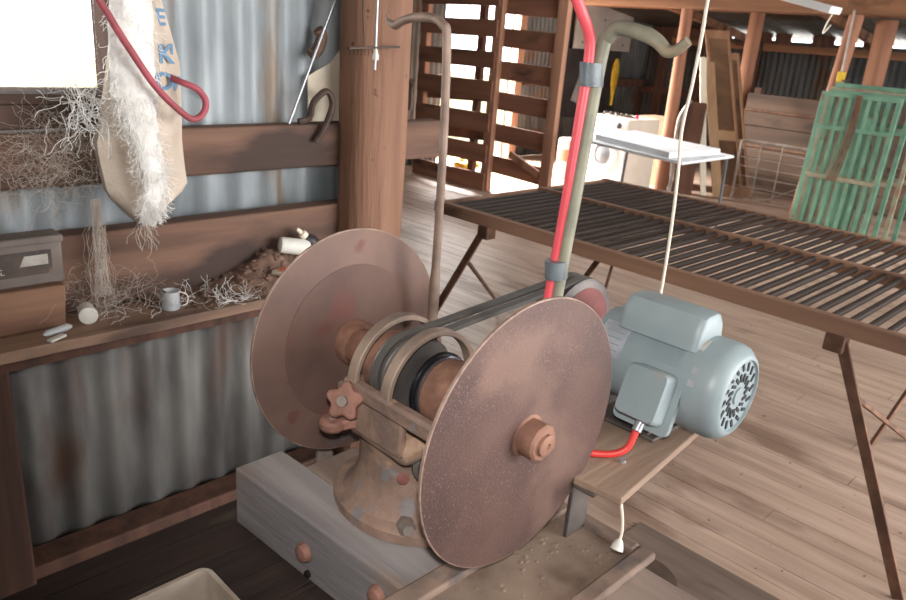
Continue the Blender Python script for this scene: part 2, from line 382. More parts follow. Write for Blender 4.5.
o = MB().cyl((1.365, 2.10, 1.29), (1.56, 2.10, 1.73), .0048, seg=10).build('leaning_rod', M['steel'])
tag(o, 'bright thin rod leaning on the corrugated wall above the rail', 'rod')
o = MB().tube(spline([(1.39, 2.083, 1.297), (1.425, 2.075, 1.31), (1.43, 2.06, 1.36), (1.475, 2.055, 1.395), (1.50, 2.055, 1.36), (1.49, 2.06, 1.31), (1.465, 2.065, 1.26), (1.445, 2.07, 1.235)]), .0105, 8,).build('iron_hook', M['blackiron'])
tag(o, 'dark curved iron hook hung over the rail beside the post', 'hook')
mb = MB().prism([(1.46, 2.13, 1.29), (1.62, 2.13, 1.29), (1.62, 2.13, 1.56), (1.545, 2.13, 1.48), (1.455, 2.13, 1.435)], (0, .004, 0))
tag(mb.build('torn_card', M['paper'], smooth=False), 'torn pale card tucked between corrugated wall and thick post', 'card')
o = MB().tube(spline([(1.46, 2.12, 1.50), (1.485, 2.12, 1.52), (1.50, 2.12, 1.56), (1.485, 2.12, 1.58)]), .018, 8, ).build('rag', M['dirt'])
tag(o, 'small brown rag on the leaning rod', 'rag')
o = MB().tube(spline([(1.745, 1.95, 1.44), (1.766, 1.975, 1.42), (1.774, 1.98, 1.37), (1.77, 1.98, 1.34)]), .009, 8).build('rope_loop', M['blackiron'])
tag(o, 'dark frayed loop hanging on the right side of the thick post', 'rope')

# ------------------------------------------------------------------ shelf and clutter
SZ = .80
t = thing('wall_shelf', (.7, 2.0, .76), 'long dusty timber shelf fixed below the lower wall rail', 'shelf')
mb = MB(); rs = []
for i in range(40):
    x = -1.0+2.62*i/39; yf = 1.895+.012*noise.noise(Vector((x*5, 1, 0)))
    rs.append([(x, yf, SZ-.003), (x, 2.075, SZ), (x, 2.075, SZ-.034), (x, yf+.004, SZ-.034+.004*noise.noise(Vector((x*9, 0, 3))))])
mb.rings(rs).build('board', M['shelf'], t, bevel=.003, smooth=False)
MB().span((-1.0, 2.0, .70), (1.5, 2.13, .764)).build('bearer', M['stud'], t, smooth=False)
# dirt along the back of the shelf
def sm(t): t = min(1, max(0, t)); return t*t*(3-2*t)
def heap(x, y):
    h = (.018+.068*sm((x-1.02)/.26))*sm((x-.80)/.12)*sm((y-1.915)/.13)
    return SZ-.004+h*(1+.35*noise.noise(Vector((x*14, y*14, 2))))+.006*noise.noise(Vector((x*45, y*45, 5)))*min(1, h*40)
mb = MB(); nx, ny = 80, 18; rows = []
for i in range(nx+1):
    x = .80+.80*i/nx; rows.append([(x, 1.915+.158*j/ny, heap(x, 1.915+.158*j/ny)) for j in range(ny+1)]+[(x, 2.073, SZ-.006), (x, 1.915, SZ-.006)])
mb.rings(rows)
for k in range(330):
    x = random.uniform(.85, 1.58); y = random.uniform(1.93, 2.068); r_ = random.uniform(.0025, .008)*(1.6 if random.random() < .12 else 1)
    mb.ball((x, y, heap(x, y)+r_*.25), r_, 1, (1.3, 1.1, .8), .5)
tag(mb.build('dirt_heap', M['dirt']), 'heap of brown dirt along the back of the shelf', 'dirt', kind='stuff')
def hair(name, m, n, cen, ext, step, seglen, r, label, cat, bias=(0, 0, 0), wig=1.0, extra=None):
    mb = MB()
    for k in range(n):
        p = Vector([cen[i]+random.gauss(0, .5)*ext[i] for i in range(3)]); d = Vector([random.gauss(0, 1) for _ in range(3)]).normalized()
        pts = [p.copy()]
        for q in range(step):
            d = (d + Vector([random.gauss(0, 1)*(.4 if i == 1 else 1) for i in range(3)])*.45*wig + Vector(bias)).normalized(); p = p + d*seglen
            if p.y > 2.065: p.y = 2.065
            if p.z < SZ+.003 and p.y > 1.885: p.z = SZ+.003+random.random()*.003
            pts.append(p.copy())
        mb.tube(pts, r, 3)
    return tag(mb.build(name, m), label, cat, kind='stuff')
hair('string_scraps', M['string'], 60, (.92, 1.97, .812), (.24, .05, .01), 7, .010, .0006, 'white string scraps tangled along the shelf around the can', 'string')
hair('string_tangle', M['string'], 42, (1.06, 1.91, .81), (.07, .02, .012), 7, .009, .0008, 'white string tangle at the shelf front edge beside the can', 'string')
# battery on a block
t = thing('car_battery', (.46, 2.02, .917), 'dusty grey car battery with a peeling label on a wooden block', 'battery')
MB().span((.20, 2.0, .918), (.624, 2.07, 1.040)).build('case', M['battery'], t, bevel=.008)
MB().span((.195, 1.996, 1.024), (.628, 2.072, 1.044)).build('lid', M['battery'], t, bevel=.006)
lb = MB().span((.33, 1.9975, .948), (.595, 2.0, 1.010)).build('label', M['label_dark'], t, smooth=False)
MB().prism([(.520, 1.9965, .973), (.586, 1.9965, .973), (.586, 1.9965, .999), (.532, 1.9965, .999)], (0, .001, 0)).build('printed_patch', M['label_light'], lb, smooth=False)
mb = MB()
for r_, (zz, n_) in enumerate(((.984, 5), (.971, 6), (.958, 6))):
    for k in range(n_):
        xx = .40+.0135*k+.004*r_; mb.span((xx, 1.9965, zz), (xx+.003, 1.998, zz+.008))
        if k % 2: mb.span((xx, 1.9965, zz), (xx+.009, 1.998, zz+.002))
mb.build('printing', M['label_light'], lb, smooth=False)
o = MB().prism([(.16, 1.99, SZ), (.612, 1.99, SZ+.0), (.620, 1.99, .913), (.16, 1.99, .916)], (0, .08, 0)).build('timber_block', M['block'], bevel=.006, smooth=False)
tag(o, 'rough brown timber block on the shelf under the battery', 'block')
t = thing('jar', (.668, 1.99, SZ), 'small white jar lying on its side by the timber block', 'jar')
MB().lathe([(.015, 0), (.019, .002), (.021, .01), (.021, .05), (.017, .055)], (.662, 1.975, SZ+.022), (.25, 1, 0), 24).build('body', M['white_plastic'], t)
MB().lathe([(.019, 0), (.0235, .002), (.0235, .014)], (.660, 1.965, SZ+.0235), (.25, 1, 0), 24).build('lid', M['white_plastic'], t)
t = thing('tin_can', (.885, 1.965, SZ), 'small silver tin can with a wire handle on the shelf', 'can')
MB().lathe([(.024, 0), (.025, .003), (.025, .05), (.0265, .052), (.0265, .054), (.023, .054), (.023, .048)], (.885, 1.965, SZ), seg=28).build('body', M['tin'], t)
MB().lathe([(.0, .046), (.0228, .046)], (.885, 1.965, SZ), seg=24, cap=False).build('contents', M['dirt'], t)
MB().tube(spline([(.909, 1.962, SZ+.048), (.93, 1.955, SZ+.035), (.928, 1.952, SZ+.012), (.91, 1.955, SZ+.004)]), .0018, 6).build('handle', M['string'], t)
MB().cyl((.875, 1.97, SZ+.045), (.850, 1.985, SZ+.075), .003, seg=6).build('stick', M['blackiron'], t)
o = MB().tube([(.535, 1.925, SZ+.012), (.545, 1.928, SZ+.013), (.60, 1.95, SZ+.012), (.612, 1.955, SZ+.009)], .01, 10, rad=[.003, .009, .010, .004]).build('small_tube', M['tin'])
tag(o, 'small crumpled silver tube on the shelf in front of the block', 'tube')
o = MB().box((.56, 1.907, SZ+.005), (.05, .018, .008), .5).build('white_offcut', M['white_plastic'], bevel=.003); tag(o, 'white offcut lying at the left end of the shelf front', 'offcut')
t = thing('white_bottle', (1.33, 2.01, .885), 'white plastic bottle lying on the dirt heap behind the far disc', 'bottle')
ax = Vector((.93, -.30, -.16)).normalized(); p0 = Vector((1.283, 2.03, .917))
MB().lathe([(.018, 0), (.025, .004), (.027, .012), (.027, .085), (.022, .098), (.012, .105)], p0, tuple(ax), 24).build('body', M['white_plastic'], t)
MB().lathe([(.014, 0), (.015, .002), (.015, .022), (.010, .03)], p0+ax*.105, tuple(ax), 20).build('cap', M['label_light'], t)
t = thing('black_bottle', (1.43, 2.0, .87), 'black bottle with a cream nozzle leaning beside the white bottle', 'bottle')
p0 = Vector((1.43, 2.0, .880)); ax = Vector((-.62, .18, .62)).normalized()
MB().lathe([(.020, 0), (.024, .004), (.024, .06), (.016, .078), (.013, .082)], p0, tuple(ax), 24).build('body', M['black_plastic'], t)
MB().lathe([(.0145, 0), (.0145, .016), (.008, .02), (.006, .04)], p0+ax*.081, tuple(ax), 18).build('nozzle', M['cream_edge'], t)
t = thing('small_box', (1.262, 1.965, .843), 'flat crushed orange and white packet on the shelf by the disc', 'packet')
MB().box((1.262, 1.965, .850), (.075, .045, .012), .35).build('card', M['paper'], t, bevel=.002)
MB().box((1.266, 1.963, .8567), (.05, .036, .0016), .35).build('print', M['orange'], t, smooth=False)

# ------------------------------------------------------------------ sack, wool, strap, cobwebs
t = thing('woven_sack', (.84, 1.95, 1.07), 'woven feed sack with blue letters hanging folded on the wall by the window', 'sack')
def sack_front(u, v):
    # left and right edge by height, v=0 bottom .. 1 top
    z = 1.045+v*(1.93-1.045)
    if v < .10: l, r = .818-.75*v, .84+1.25*v
    elif v < .25: l, r = .743-(v-.10)*.15, .965-(v-.10)*.06
    else: l, r = .7205+(v-.25)*.20, .956-max(0, v-.48)*.22
    x = l+(r-l)*u
    y = 1.985-.035*math.sin(PI*u)-.012*math.sin(u*9+v*5)+.008*math.sin(v*11)
    return Vector((x, y, z+.02*(abs(u-.35)**1.2)*(1-v)**6))
mb = MB(); rsf = []
for i in range(36):
    v = i/35; f = [sack_front(k/14, v) for k in range(15)]
    rsf.append(f + [p+Vector((0, .022, 0)) for p in f[::-1]])
mb.rings(rsf).build('bag', M['sack'], t)
for ch, (x, z, sz) in {'E': (.908, 1.565, .055), 'K': (.905, 1.475, .065), 'O': (.895, 1.41, .06), 'I': (.940, 1.495, .035), 'V': (.938, 1.405, .05)}.items():
    cu = bpy.data.curves.new('lettering', 'FONT'); cu.body = ch; cu.size = sz; cu.extrude = .0008; cu.align_x = 'CENTER'; cu.offset = .0016
    o = bpy.data.objects.new('lettering', cu); COL.objects.link(o); o.parent = t
    o.location = Vector((x-.012, 1.94, z))-t.location; o.rotation_euler = (PI/2, .15, .5); cu.materials.append(M['ink'])
    LET = globals().setdefault('LET', []); LET.append(o)
# white wool: a core with strands
t = thing('wool_hank', (.83, 1.92, 1.09), 'ragged white hank of wool hanging in front of the woven sack', 'wool')
cp = spline([(.805, 1.925, 1.93), (.808, 1.92, 1.65), (.796, 1.912, 1.44), (.812, 1.91, 1.31), (.832, 1.91, 1.20), (.830, 1.915, 1.12), (.823, 1.92, 1.095)], 10)
rad = [(.042 if i < 12 else .054 if i < 27 else .033 if i < 40 else .029 if i < 48 else .024 - .0025*(i-48)) for i in range(len(cp))]
for _ in range(4): rad = [(rad[max(0, i-2)]+rad[max(0, i-1)]+rad[i]+rad[min(len(rad)-1, i+1)]+rad[min(len(rad)-1, i+2)])/5 for i in range(len(rad))]
rad = [max(.008, r*(1+.18*noise.noise(Vector((i*.5, 0, 0))))) for i, r in enumerate(rad)]
rs = []
for i, p in enumerate(cp):
    rs.append([p + Vector((math.cos(a)*rad[i], math.sin(a)*rad[i]*.55, 0))*(1+.25*noise.noise(Vector((a*2, i*.6, 3)))) for a in [2*PI*j/20 for j in range(20)]])
MB().rings(rs).build('core', M['wool'], t)
mb = MB()
for k in range(900):
    i = random.randrange(2, len(cp)-2); a = random.uniform(PI*.9, PI*2.1); p = cp[i]+Vector((math.cos(a)*rad[i], math.sin(a)*rad[i]*.5, 0))*.95
    d = Vector((math.cos(a)*.5, math.sin(a)*.25, -.9)); pts = [p.copy()]
    for q in range(6):
        d = (d+Vector((random.gauss(0, .4), random.gauss(0, .2), random.gauss(-.1, .4)))).normalized(); p = p+d*.0075; pts.append(p.copy())
    mb.tube(pts, .0006, 3)
tag(mb.build('strands', M['wool'], t), kind='stuff')
hair('string_bundle', M['string'], 75, (.700, 1.965, 1.36), (.05, .03, .06), 12, .010, .0009, 'bundle of loose white string curling left of the hanging wool', 'string', bias=(0, 0, -.06))
o = MB().tube(spline([(.650, 1.92, 1.93), (.70, 1.885, 1.66), (.735, 1.87, 1.575), (.775, 1.855, 1.50), (.824, 1.85, 1.425), (.885, 1.86, 1.367), (.928, 1.87, 1.342), (.96, 1.875, 1.358), (.968, 1.88, 1.389), (.945, 1.88, 1.417), (.915, 1.90, 1.431), (.905, 1.95, 1.44)]), .0085, 10).build('red_strap', M['strap'])
tag(o, 'faded red rubber strap looping across the wool and sack', 'strap')
hair('cobweb', M['web'], 230, (.63, 2.03, 1.235), (.11, .03, .10), 12, .012, .0004, 'dusty cobweb spread over the rail and sill left of the sack', 'cobweb')
mb = MB()
for k in range(70):
    x = .725+random.gauss(0, .006); z = 1.12; y = 2.03; pts = []
    while z > .83:
        pts.append((x, y, z)); z -= .03; x += random.gauss(0, .006); y += random.gauss(0, .003); y = min(y, 2.07)
    mb.tube(pts, .00045, 3)
tag(mb.build('cobweb_strand', M['web']), 'hanging dusty cobweb column between rail and shelf', 'cobweb', kind='stuff')
hair('shelf_cobweb', M['web'], 120, (.72, 2.01, .85), (.12, .04, .04), 10, .011, .0004, 'thin cobweb draped over the shelf behind the white jar', 'cobweb')
hair('sack_cobweb', M['web'], 25, (.818, 1.955, 1.055), (.012, .01, .02), 6, .012, .0007, 'frayed grey threads hanging under the sack bottom', 'threads', bias=(0, 0, -.5))

# ------------------------------------------------------------------ bench under the grinder
t = thing('timber_bench', (.82, .8, 0), 'heavy grey timber bench carrying the disc grinder', 'bench')
def rough_plank(x0, x1, y0, y1, z0, z1, sk=0):
    rs = []; N = 24
    for i in range(N+1):
        y = y0+(y1-y0)*i/N; e = .003*noise.noise(Vector((y*7, x0*9, 1))); f = .003*noise.noise(Vector((y*6, 4, x1))); dx = sk*(y1-y)
        rs.append([(x0+e+dx, y, z0), (x1+dx, y, z0), (x1+dx, y, z1+f), (x0+e+dx, y, z1+e)])
    return MB().rings(rs)
rough_plank(.628, .733, .25, 1.152, .655, .78, .06).build('front_beam', M['bench_grey'], t, bevel=.005, smooth=False)
rough_plank(.738, .86, .25, 1.075, .665, .779, .03).build('plank', M['bench_top'], t, bevel=.005, smooth=False)
rough_plank(.864, 1.0, .25, 1.05, .665, .777, .02).build('plank', M['bench_top'], t, bevel=.005, smooth=False)
for (x, y) in ((.90, .92), (.90, .34)): MB().span((x-.05, y-.05, 0), (x+.05, y+.05, .666)).build('leg', M['stud'], t, smooth=False, bevel=.004)
for (px, py, pz) in ((.6405, .930, .713), (.6525, .742, .737)):
    bl = MB().lathe([(.019, 0), (.019, .004), (.015, .012), (.006, .0155)], (px, py, pz), (-1, 0, 0), 18).build('coach_bolt', M['knob'], t)
MB().lathe([(.007, 0), (.007, .006)], (.641, .92, .672), (-1, 0, 0), 14).build('bolt_hole', M['floor_gap'], t)
MB().span((.985, .30, .04), (1.003, 1.0, .664)).build('shade_boards', M['stud'], t, smooth=False)  # unseen panel added to keep light off the floor under the bench
# tray beside the beam end
t = thing('drip_tray', (.86, .59, .779), 'shallow dusty tray lying on the bench under the near disc', 'tray')
MB().span((.55, .49, .781), (1.03, .675, .787)).build('base', M['tray'], t, smooth=False)
mb = MB()
mb.span((.55, .642, .781), (1.03, .682, .797)).span((.55, .468, .781), (1.034, .500, .797)).span((1.008, .50, .781), (1.034, .642, .797)).span((.55, .512, .781), (.565, .655, .80))
mb.build('rim', M['tray_rim'], t, bevel=.005)
mb = MB()
for k in range(130):
    mb.ball((random.uniform(.60, 1.0), random.uniform(.52, .648), .7872), random.uniform(.001, .004), 1, (1.6, 1.2, .5), .4)
tag(mb.build('grit', M['tray'], t), kind='stuff')

# ------------------------------------------------------------------ the grinder
SX, SZ_, = .812, 1.040
t = thing('disc_grinder', (.81, .86, .78), 'old rusty double disc grinder standing on the bench', 'grinder')
# cast pedestal: oval flange, waisted column, round boss
MB().lathe([(.118, 0), (.127, .004), (.128, .022), (.120, .030), (.095, .034)], (.820, .865, .78), seg=48, sx=1.0, sy=1.18).build('base_flange', M['cast'], t)
MB().lathe([(.108, .030), (.096, .040), (.086, .062), (.080, .09), (.080, .12), (.086, .145), (.095, .165), (.098, .185)], (.812, .868, .78), seg=40, sx=1.0, sy=1.12).build('pedestal', M['cast'], t)
MB().lathe([(.017, 0), (.017, .018), (.012, .024), (.010, .036)], (.742, .785, .806), (-.5, -.8, .35), 6).build('flange_bolt', M['cast_grey'], t)
red = MB().lathe([(.010, 0), (.011, .002), (.007, .0032)], (.745, .800, .890), (-.62, -.75, .15), 16).build('red_paint_spot', M['red_paint'], t); red['label'] = 'patch of red paint'
MB().lathe([(.026, 0), (.030, .004), (.030, .012), (.022, .016), (.018, .006)], (.775, .772, .918), (-.45, -.85, .25), 28).build('shaded_recess', M['iron'], t)  # shade of a recess in the casting, put in as a dark ring
RED = 1
for (bx, by) in ((.885, .74), (.885, .98)):
    MB().lathe([(.019, 0), (.019, .016), (.014, .018), (.011, .018), (.011, .034)], (bx, by, .811), seg=6).build('flange_bolt', M['cast_grey'], t)
MB().lathe([(.013, 0), (.013, .012), (.008, .012), (.008, .03)], (.752, .755, .875), (-.5, -.85, .1), 6).build('side_bolt', M['knob'], t)
# bearing yoke: bars each side carrying the guard rings
mb = MB()
MB().bar((.718, .69, 1.026), (.718, .925, 1.026), .022, .030).build('yoke_bar', M['cast'], t, bevel=.006)
MB().bar((.906, .69, 1.026), (.906, .925, 1.026), .022, .030).build('yoke_bar', M['cast'], t, bevel=.006)
MB().span((.716, .765, .93), (.908, .925, .975)).build('yoke_bed', M['cast'], t, bevel=.016)
for xx in (.718, .906): MB().span((xx-.007, .775, .95), (xx+.007, .92, 1.02)).build('yoke_cheek', M['cast'], t, bevel=.004)
for yy in (.716, .945):
    MB().span((.722, yy-.016, .985), (.90, yy+.016, 1.015)).build('bearing_saddle', M['cast_grey'], t, bevel=.006)
    MB().lathe([(.040, -.018), (.044, -.014), (.044, .014), (.040, .018)], (SX, yy, SZ_), (0, 1, 0), 32).build('bearing_cap', M['cast_grey'], t)
for yy in (.82, .905):
    MB().arc_strap((SX, SZ_-.005), .092, .102, yy-.011, yy+.011, math.radians(188), math.radians(-8), 48).build('guard_ring', M['ring'], t, bevel=.002)
MB().cyl((SX, .585, SZ_), (SX, 1.07, SZ_), .0145, seg=20).build('spindle', M['hub'], t)
# pulley with two grooves
MB().lathe([(.045, -.030), (.068, -.030), (.070, -.027), (.058, -.017), (.058, -.013), (.070, -.003), (.070, .003), (.058, .013), (.058, .017), (.070, .027), (.068, .030), (.045, .030)], (SX, .868, SZ_), (0, 1, 0), 44).build('spindle_pulley', M['pulley'], t)
MB().lathe([(.05, 0), (.061, .002), (.063, .004), (.063, .010), (.058, .012)], (SX, .792, SZ_), (0, 1, 0), 40).build('bearing_seal', M['black'], t)
MB().lathe([(.054, 0), (.060, .002), (.060, .006), (.054, .008)], (SX, .784, SZ_), (0, 1, 0), 40).build('bright_ring', M['chrome'], t)
MB().lathe([(.048, 0), (.056, .002), (.057, .007), (.057, .078), (.05, .082)], (SX, .706, SZ_), (0, 1, 0), 40).build('drum', M['hub'], t)
MB().lathe([(.05, 0), (.058, .002), (.058, .010), (.05, .012)], (SX, .700, SZ_), (0, 1, 0), 40).build('drum_flange', M['black'], t)
MB().lathe([(.055, 0), (.061, .002), (.061, .018), (.055, .02)], (SX, .906, SZ_), (0, 1, 0), 36).build('rear_drum', M['hub'], t)
MB().lathe([(.030, 0), (.036, .003), (.036, .045), (.030, .05)], (SX, .965, SZ_), (0, 1, 0), 32).build('drum_hub', M['hub'], t)
# the two discs
def disc(c, face, m, mm, cone, nut_len, tilt):
    # built about the origin along +Y, then placed; the dished face looks towards 'face' (+1 / -1)
    R = .215; c = Vector(c)
    rot = Matrix.Rotation(tilt, 4, 'X')
    def put(mb):
        for v in mb.bm.verts: v.co = c + (rot @ v.co.to_4d()).to_3d()
        return mb
    prof = [(.02, -.0035), (R-.002, -.0035), (R, -.0025), (R, .0025), (R-.002, .0035), (.02, .0035)]
    d = put(MB().lathe(prof, (0, 0, 0), (0, 1, 0), 96)).build('grinding_disc', m, t)
    put(MB().lathe([(R-.0005, -.0028), (R+.0012, -.002), (R+.0012, .002), (R-.0005, .0028)], (0, 0, 0), (0, 1, 0), 96)).build('edge', M['disc_edge'], d)
    return d, put
d, put = disc((.806, .602, 1.043), -1, M['disc'], None, -.004, .04, .012)
h = put(MB().lathe([(.034, .0), (.034, -.004), (.030, -.006), (.027, -.006)], (0, 0, 0), (0, 1, 0), 32)).build('washer', M['hub'], d)
put(MB().lathe([(.030, -.004), (.030, -.032), (.026, -.036), (.018, -.037), (.018, -.042), (.013, -.044), (.005, -.044), (.004, -.040)], (0, 0, 0), (0, 1, 0), 10)).build('hub_nut', M['hub'], d)
put(MB().lathe([(.047, .0035), (.047, .03), (.036, .045), (.036, .09)], (0, 0, 0), (0, 1, 0), 32)).build('back_hub', M['hub'], d)
d, put = disc((.820, 1.045, 1.037), 1, M['disc_old'], None, -.004, .04, -.05)
put(MB().lathe([(.036, -.0048), (.150, -.0044), (.1505, -.003)], (0, 0, 0), (0, 1, 0), 64, cap=False)).build('worn_middle', M['disc_mid'], d)
put(MB().lathe([(.044, -.004), (.044, -.03), (.037, -.04)], (0, 0, 0), (0, 1, 0), 32)).build('back_hub', M['hub'], d)
put(MB().lathe([(.030, .004), (.030, .04), (.018, .044)], (0, 0, 0), (0, 1, 0), 8)).build('hub_nut', M['hub'], d)
# star hand knob and lug on the left
mb = MB(); pts = []
ux, uy = Vector((.55, -.80, .2)).normalized(), None
n_ = Vector((-.78, -.45, .42)).normalized(); u, v, n_ = frame(n_)
c = Vector((.698, .898, 1.008))
poly = []
for k in range(40):
    a = 2*PI*k/40; r = .029+.0055*math.cos(5*a); poly.append(c+u*math.cos(a)*r+v*math.sin(a)*r)
mb.prism(poly, n_*.018).build('star_knob', M['knob'], t, bevel=.004)
MB().cyl(c-n_*.03, c+n_*.026, .009, seg=12).build('knob_screw', M['cast_grey'], t)
mb = MB(); mb.lathe([(.018, 0), (.023, .003), (.023, .018), (.018, .021)], (.684, .918, .952), (0, 0, 1), 28); mb.bar((.684, .918, .9625), (.735, .90, .965), .036, .019)
mb.build('lug', M['knob'], t, bevel=.004)
MB().cyl((.684, .918, .945), (.684, .918, .982), .007, seg=10).build('lug_pin', M['cast_grey'], t)
MB().bar((.80, 1.10, .68), (.80, 1.098, .86), .035, .012).build('stay_strap', M['cast_grey'], t, bevel=.002)
MB().bar((.722, .91, 1.02), (.708, .90, 1.008), .020, .02).build('knob_arm', M['cast_grey'], t, bevel=.003)
# pendulum arms
def fill(pts, n=8): return spline(pts, n)
lp = fill([(.972, .985, .80), (.970, .985, 1.1), (.957, .975, 1.40), (.948, .975, 1.585), (.946, .985, 1.612), (.947, 1.01, 1.622), (.949, 1.06, 1.6215), (.950, 1.095, 1.614), (.951, 1.115, 1.606), (.952, 1.135, 1.612), (.953, 1.143, 1.622)])
MB().tube(lp, .0085, 12, rad=[.0105 if i < 10 else .0080 if i < len(lp)-18 else .0082-.0003*(i-len(lp)+18) for i in range(len(lp))]).build('pendulum_arm', M['pipe'], t)
rp = fill([(1.0, .725, .80), (1.004, .725, 1.10), (1.030, .725, 1.40), (1.047, .725, 1.585), (1.050, .718, 1.614), (1.053, .700, 1.627), (1.055, .655, 1.620), (1.055, .632, 1.611), (1.055, .615, 1.599), (1.055, .600, 1.601), (1.055, .583, 1.615)])
MB().tube(rp, .011, 12, rad=[.0115 if i < len(rp)-30 else max(.0075, .0112-.00013*(i-len(rp)+30)) for i in range(len(rp))]).build('pendulum_arm', M['pipe_green'], t)
# cable tied to the right arm: down from the ceiling, behind the disc, to the motor
hose = fill([(.93, .76, 3.1), (.945, .758, 2.2), (.955, .755, 1.80), (.972, .75, 1.70), (1.0, .742, 1.650), (1.022, .737, 1.618), (1.029, .735, 1.585), (1.026, .735, 1.50), (1.012, .735, 1.30), (.992, .735, 1.10), (.99, .74, 1.0)])
o = MB().tube(hose, .0088, 12).build('red_hose', M['red_hose'])
tag(o, 'pinkish red hose taped to the right pendulum arm and rising to the ceiling', 'hose')
for zz, (cx, cy), hh in ((1.555, (1.036, .730), .036), (1.235, (1.008, .730), .032)):
    u = Vector((cx, cy, zz)); pts = []
    mb = MB(); ring = []
    for k in range(20):
        a = 2*PI*k/20; ring.append((cx+math.cos(a)*.0245*1.0, cy+math.sin(a)*.0165))
    mb.rings([[(x-(.004 if z > zz else -.002), y, z) for x, y in ring] for z in (zz-hh/2, zz-hh/2+.002, zz+hh/2-.002, zz+hh/2)])
    o = mb.build('tape_band', M['tape']); tag(o, ('upper' if zz > 1.4 else 'lower')+' grey tape band holding red hose to the pendulum arm', 'tape', 'tape bands on the pendulum arm')

# ------------------------------------------------------------------ motor, belts, mounting board
MX, MZ, MR = 1.23, 1.035, .086
def yprof(p, o, m, name, par, seg=44, **k): return MB().lathe(p, o, (0, 1, 0), seg).build(name, m, par, **k)
t = thing('electric_motor', (MX, .6, .912), 'grey blue electric motor with terminal box beside the grinder', 'motor')
yprof([(.070, .735-.745), (.080, -.004), (MR, .0), (MR, -.19), (MR+.001, -.192)][::-1], (MX, .735, MZ), M['motor'], 'body', t)
yprof([(.030, .022), (.050, .018), (.070, .012), (.079, .0)][::-1], (MX, .733, MZ), M['motor_dust'], 'end_bell', t)
yprof([(MR+.004, .0), (MR+.005, -.012), (MR+.005, -.060), (MR+.001, -.074), (.076, -.086), (.070, -.089), (.068, -.089), (.066, -.084), (.010, -.084)], (MX, .553, MZ), M['motor'], 'fan_cover', t)
fc = MB()
for k in range(16):
    a = 2*PI*k/16
    for r, ln in ((.034, .016), (.055, .016)):
        cc = Vector((MX+math.cos(a)*r, .4685, MZ+math.sin(a)*r)); fc.bar(cc-Vector((math.cos(a+.5), 0, math.sin(a+.5)))*ln/2, cc+Vector((math.cos(a+.5), 0, math.sin(a+.5)))*ln/2, .006, .003, (0, 1, 0))
fc.build('vent_slot', M['motor_dark'], t)
yprof([(.016, -.0875), (.016, -.083)], (MX, .553, MZ), M['motor'], 'fan_boss', t, seg=20)
yprof([(.0125, 0), (.0125, .12)], (MX, .74, MZ), M['hub'], 'shaft', t, seg=16)
# capacitor housing on top: rounded box
mb = MB(); prof = []
W, H = .046, .064
sec = [(-W-.006, 0), (-W, .02), (-W+.004, H-.022), (-W+.018, H-.003), (-W+.03, H), (W-.03, H), (W-.018, H-.003), (W-.004, H-.022), (W, .02), (W+.006, 0)]
rs = []
for y, k in ((.532, .86), (.536, .95), (.547, 1.0), (.680, 1.0), (.690, .96), (.695, .86)):
    rs.append([(MX-.008+sx*k, y, MZ+MR*.82+(sz*k)) for sx, sz in sec])
mb.rings(rs).build('capacitor_cover', M['motor'], t, bevel=.003)
# terminal box on the bench side, tilted face
nrm = Vector((-.93, 0, .36)).normalized(); up = Vector((.36, 0, .93)).normalized(); ya = Vector((0, 1, 0))
def tb(c, wy, hu, dn, k=.9):
    c = Vector(c); rs = []
    for q, s in ((0, 1), (dn*.8, .97), (dn, k)):
        hw, hh = wy/2*s, hu/2*s; r = .012*s; ring = []
        for sx, sy in ((1, 1), (-1, 1), (-1, -1), (1, -1)):
            cx, cy = sx*(hw-r), sy*(hh-r)
            for j in range(4):
                a = math.atan2(sy, sx)-PI/4+j*PI/6; ring.append(c+nrm*q+ya*(cx+math.cos(a)*r)+up*(cy+math.sin(a)*r))
        rs.append(ring)
    return MB().rings(rs)
bc = Vector((MX, .584, MZ))+nrm*(MR-.010)+up*(-.050)
bx = tb(bc, .112, .124, .012, .99).build('terminal_box', M['motor'], t)
tb(bc+nrm*.012, .086, .098, .034, .90).build('box_cover', M['motor'], bx)
MB().cyl(bc+nrm*.030-up*.046+ya*-.012, bc+nrm*.036-up*.066+ya*-.012, .009, seg=14).build('cable_gland', M['steel'], bx)
def curved_plate(a0, a1, y0, y1, r, th=.001):
    return MB().arc_strap((MX, MZ), r, r+th, y0, y1, a0, a1, 14)
curved_plate(math.radians(168), math.radians(122), .665, .722, MR).build('rating_plate', M['plate_foil'], t, smooth=True)
mb = MB()
for k in range(4): mb.arc_strap((MX, MZ), MR+.001, MR+.0013, .674, .712, math.radians(160-8*k), math.radians(158.5-8*k), 3)
mb.build('plate_print', M['motor'], t)
curved_plate(math.radians(122), math.radians(102), .525, .552, MR+.005).build('white_sticker', M['label_light'], t)
for a in (150, 165): curved_plate(math.radians(a), math.radians(a-7), .512, .524, MR+.005).build('small_sticker', M['plate_foil'], t)
mb = MB(); mb.span((MX-.070, .575, .913), (MX+.070, .735, .921)); mb.prism([(MX-.066, .59, .92), (MX+.066, .59, .92), (MX+.05, .59, .985), (MX-.05, .59, .985)], (0, .012, 0)); mb.prism([(MX-.066, .71, .92), (MX+.066, .71, .92), (MX+.05, .71, .985), (MX-.05, .71, .985)], (0, .012, 0))
mb.build('cradle_base', M['iron'], t, bevel=.002)
PY, PR = .842, .108
yprof([(.05, -.030), (PR-.006, -.030), (PR, -.026), (PR-.012, -.015), (PR-.012, -.012), (PR, -.003), (PR, .003), (PR-.012, .012), (PR-.012, .015), (PR, .026), (PR-.006, .030), (.03, .030)], (MX, PY, MZ+.01), M['pulley'], 'motor_pulley', t, seg=56)
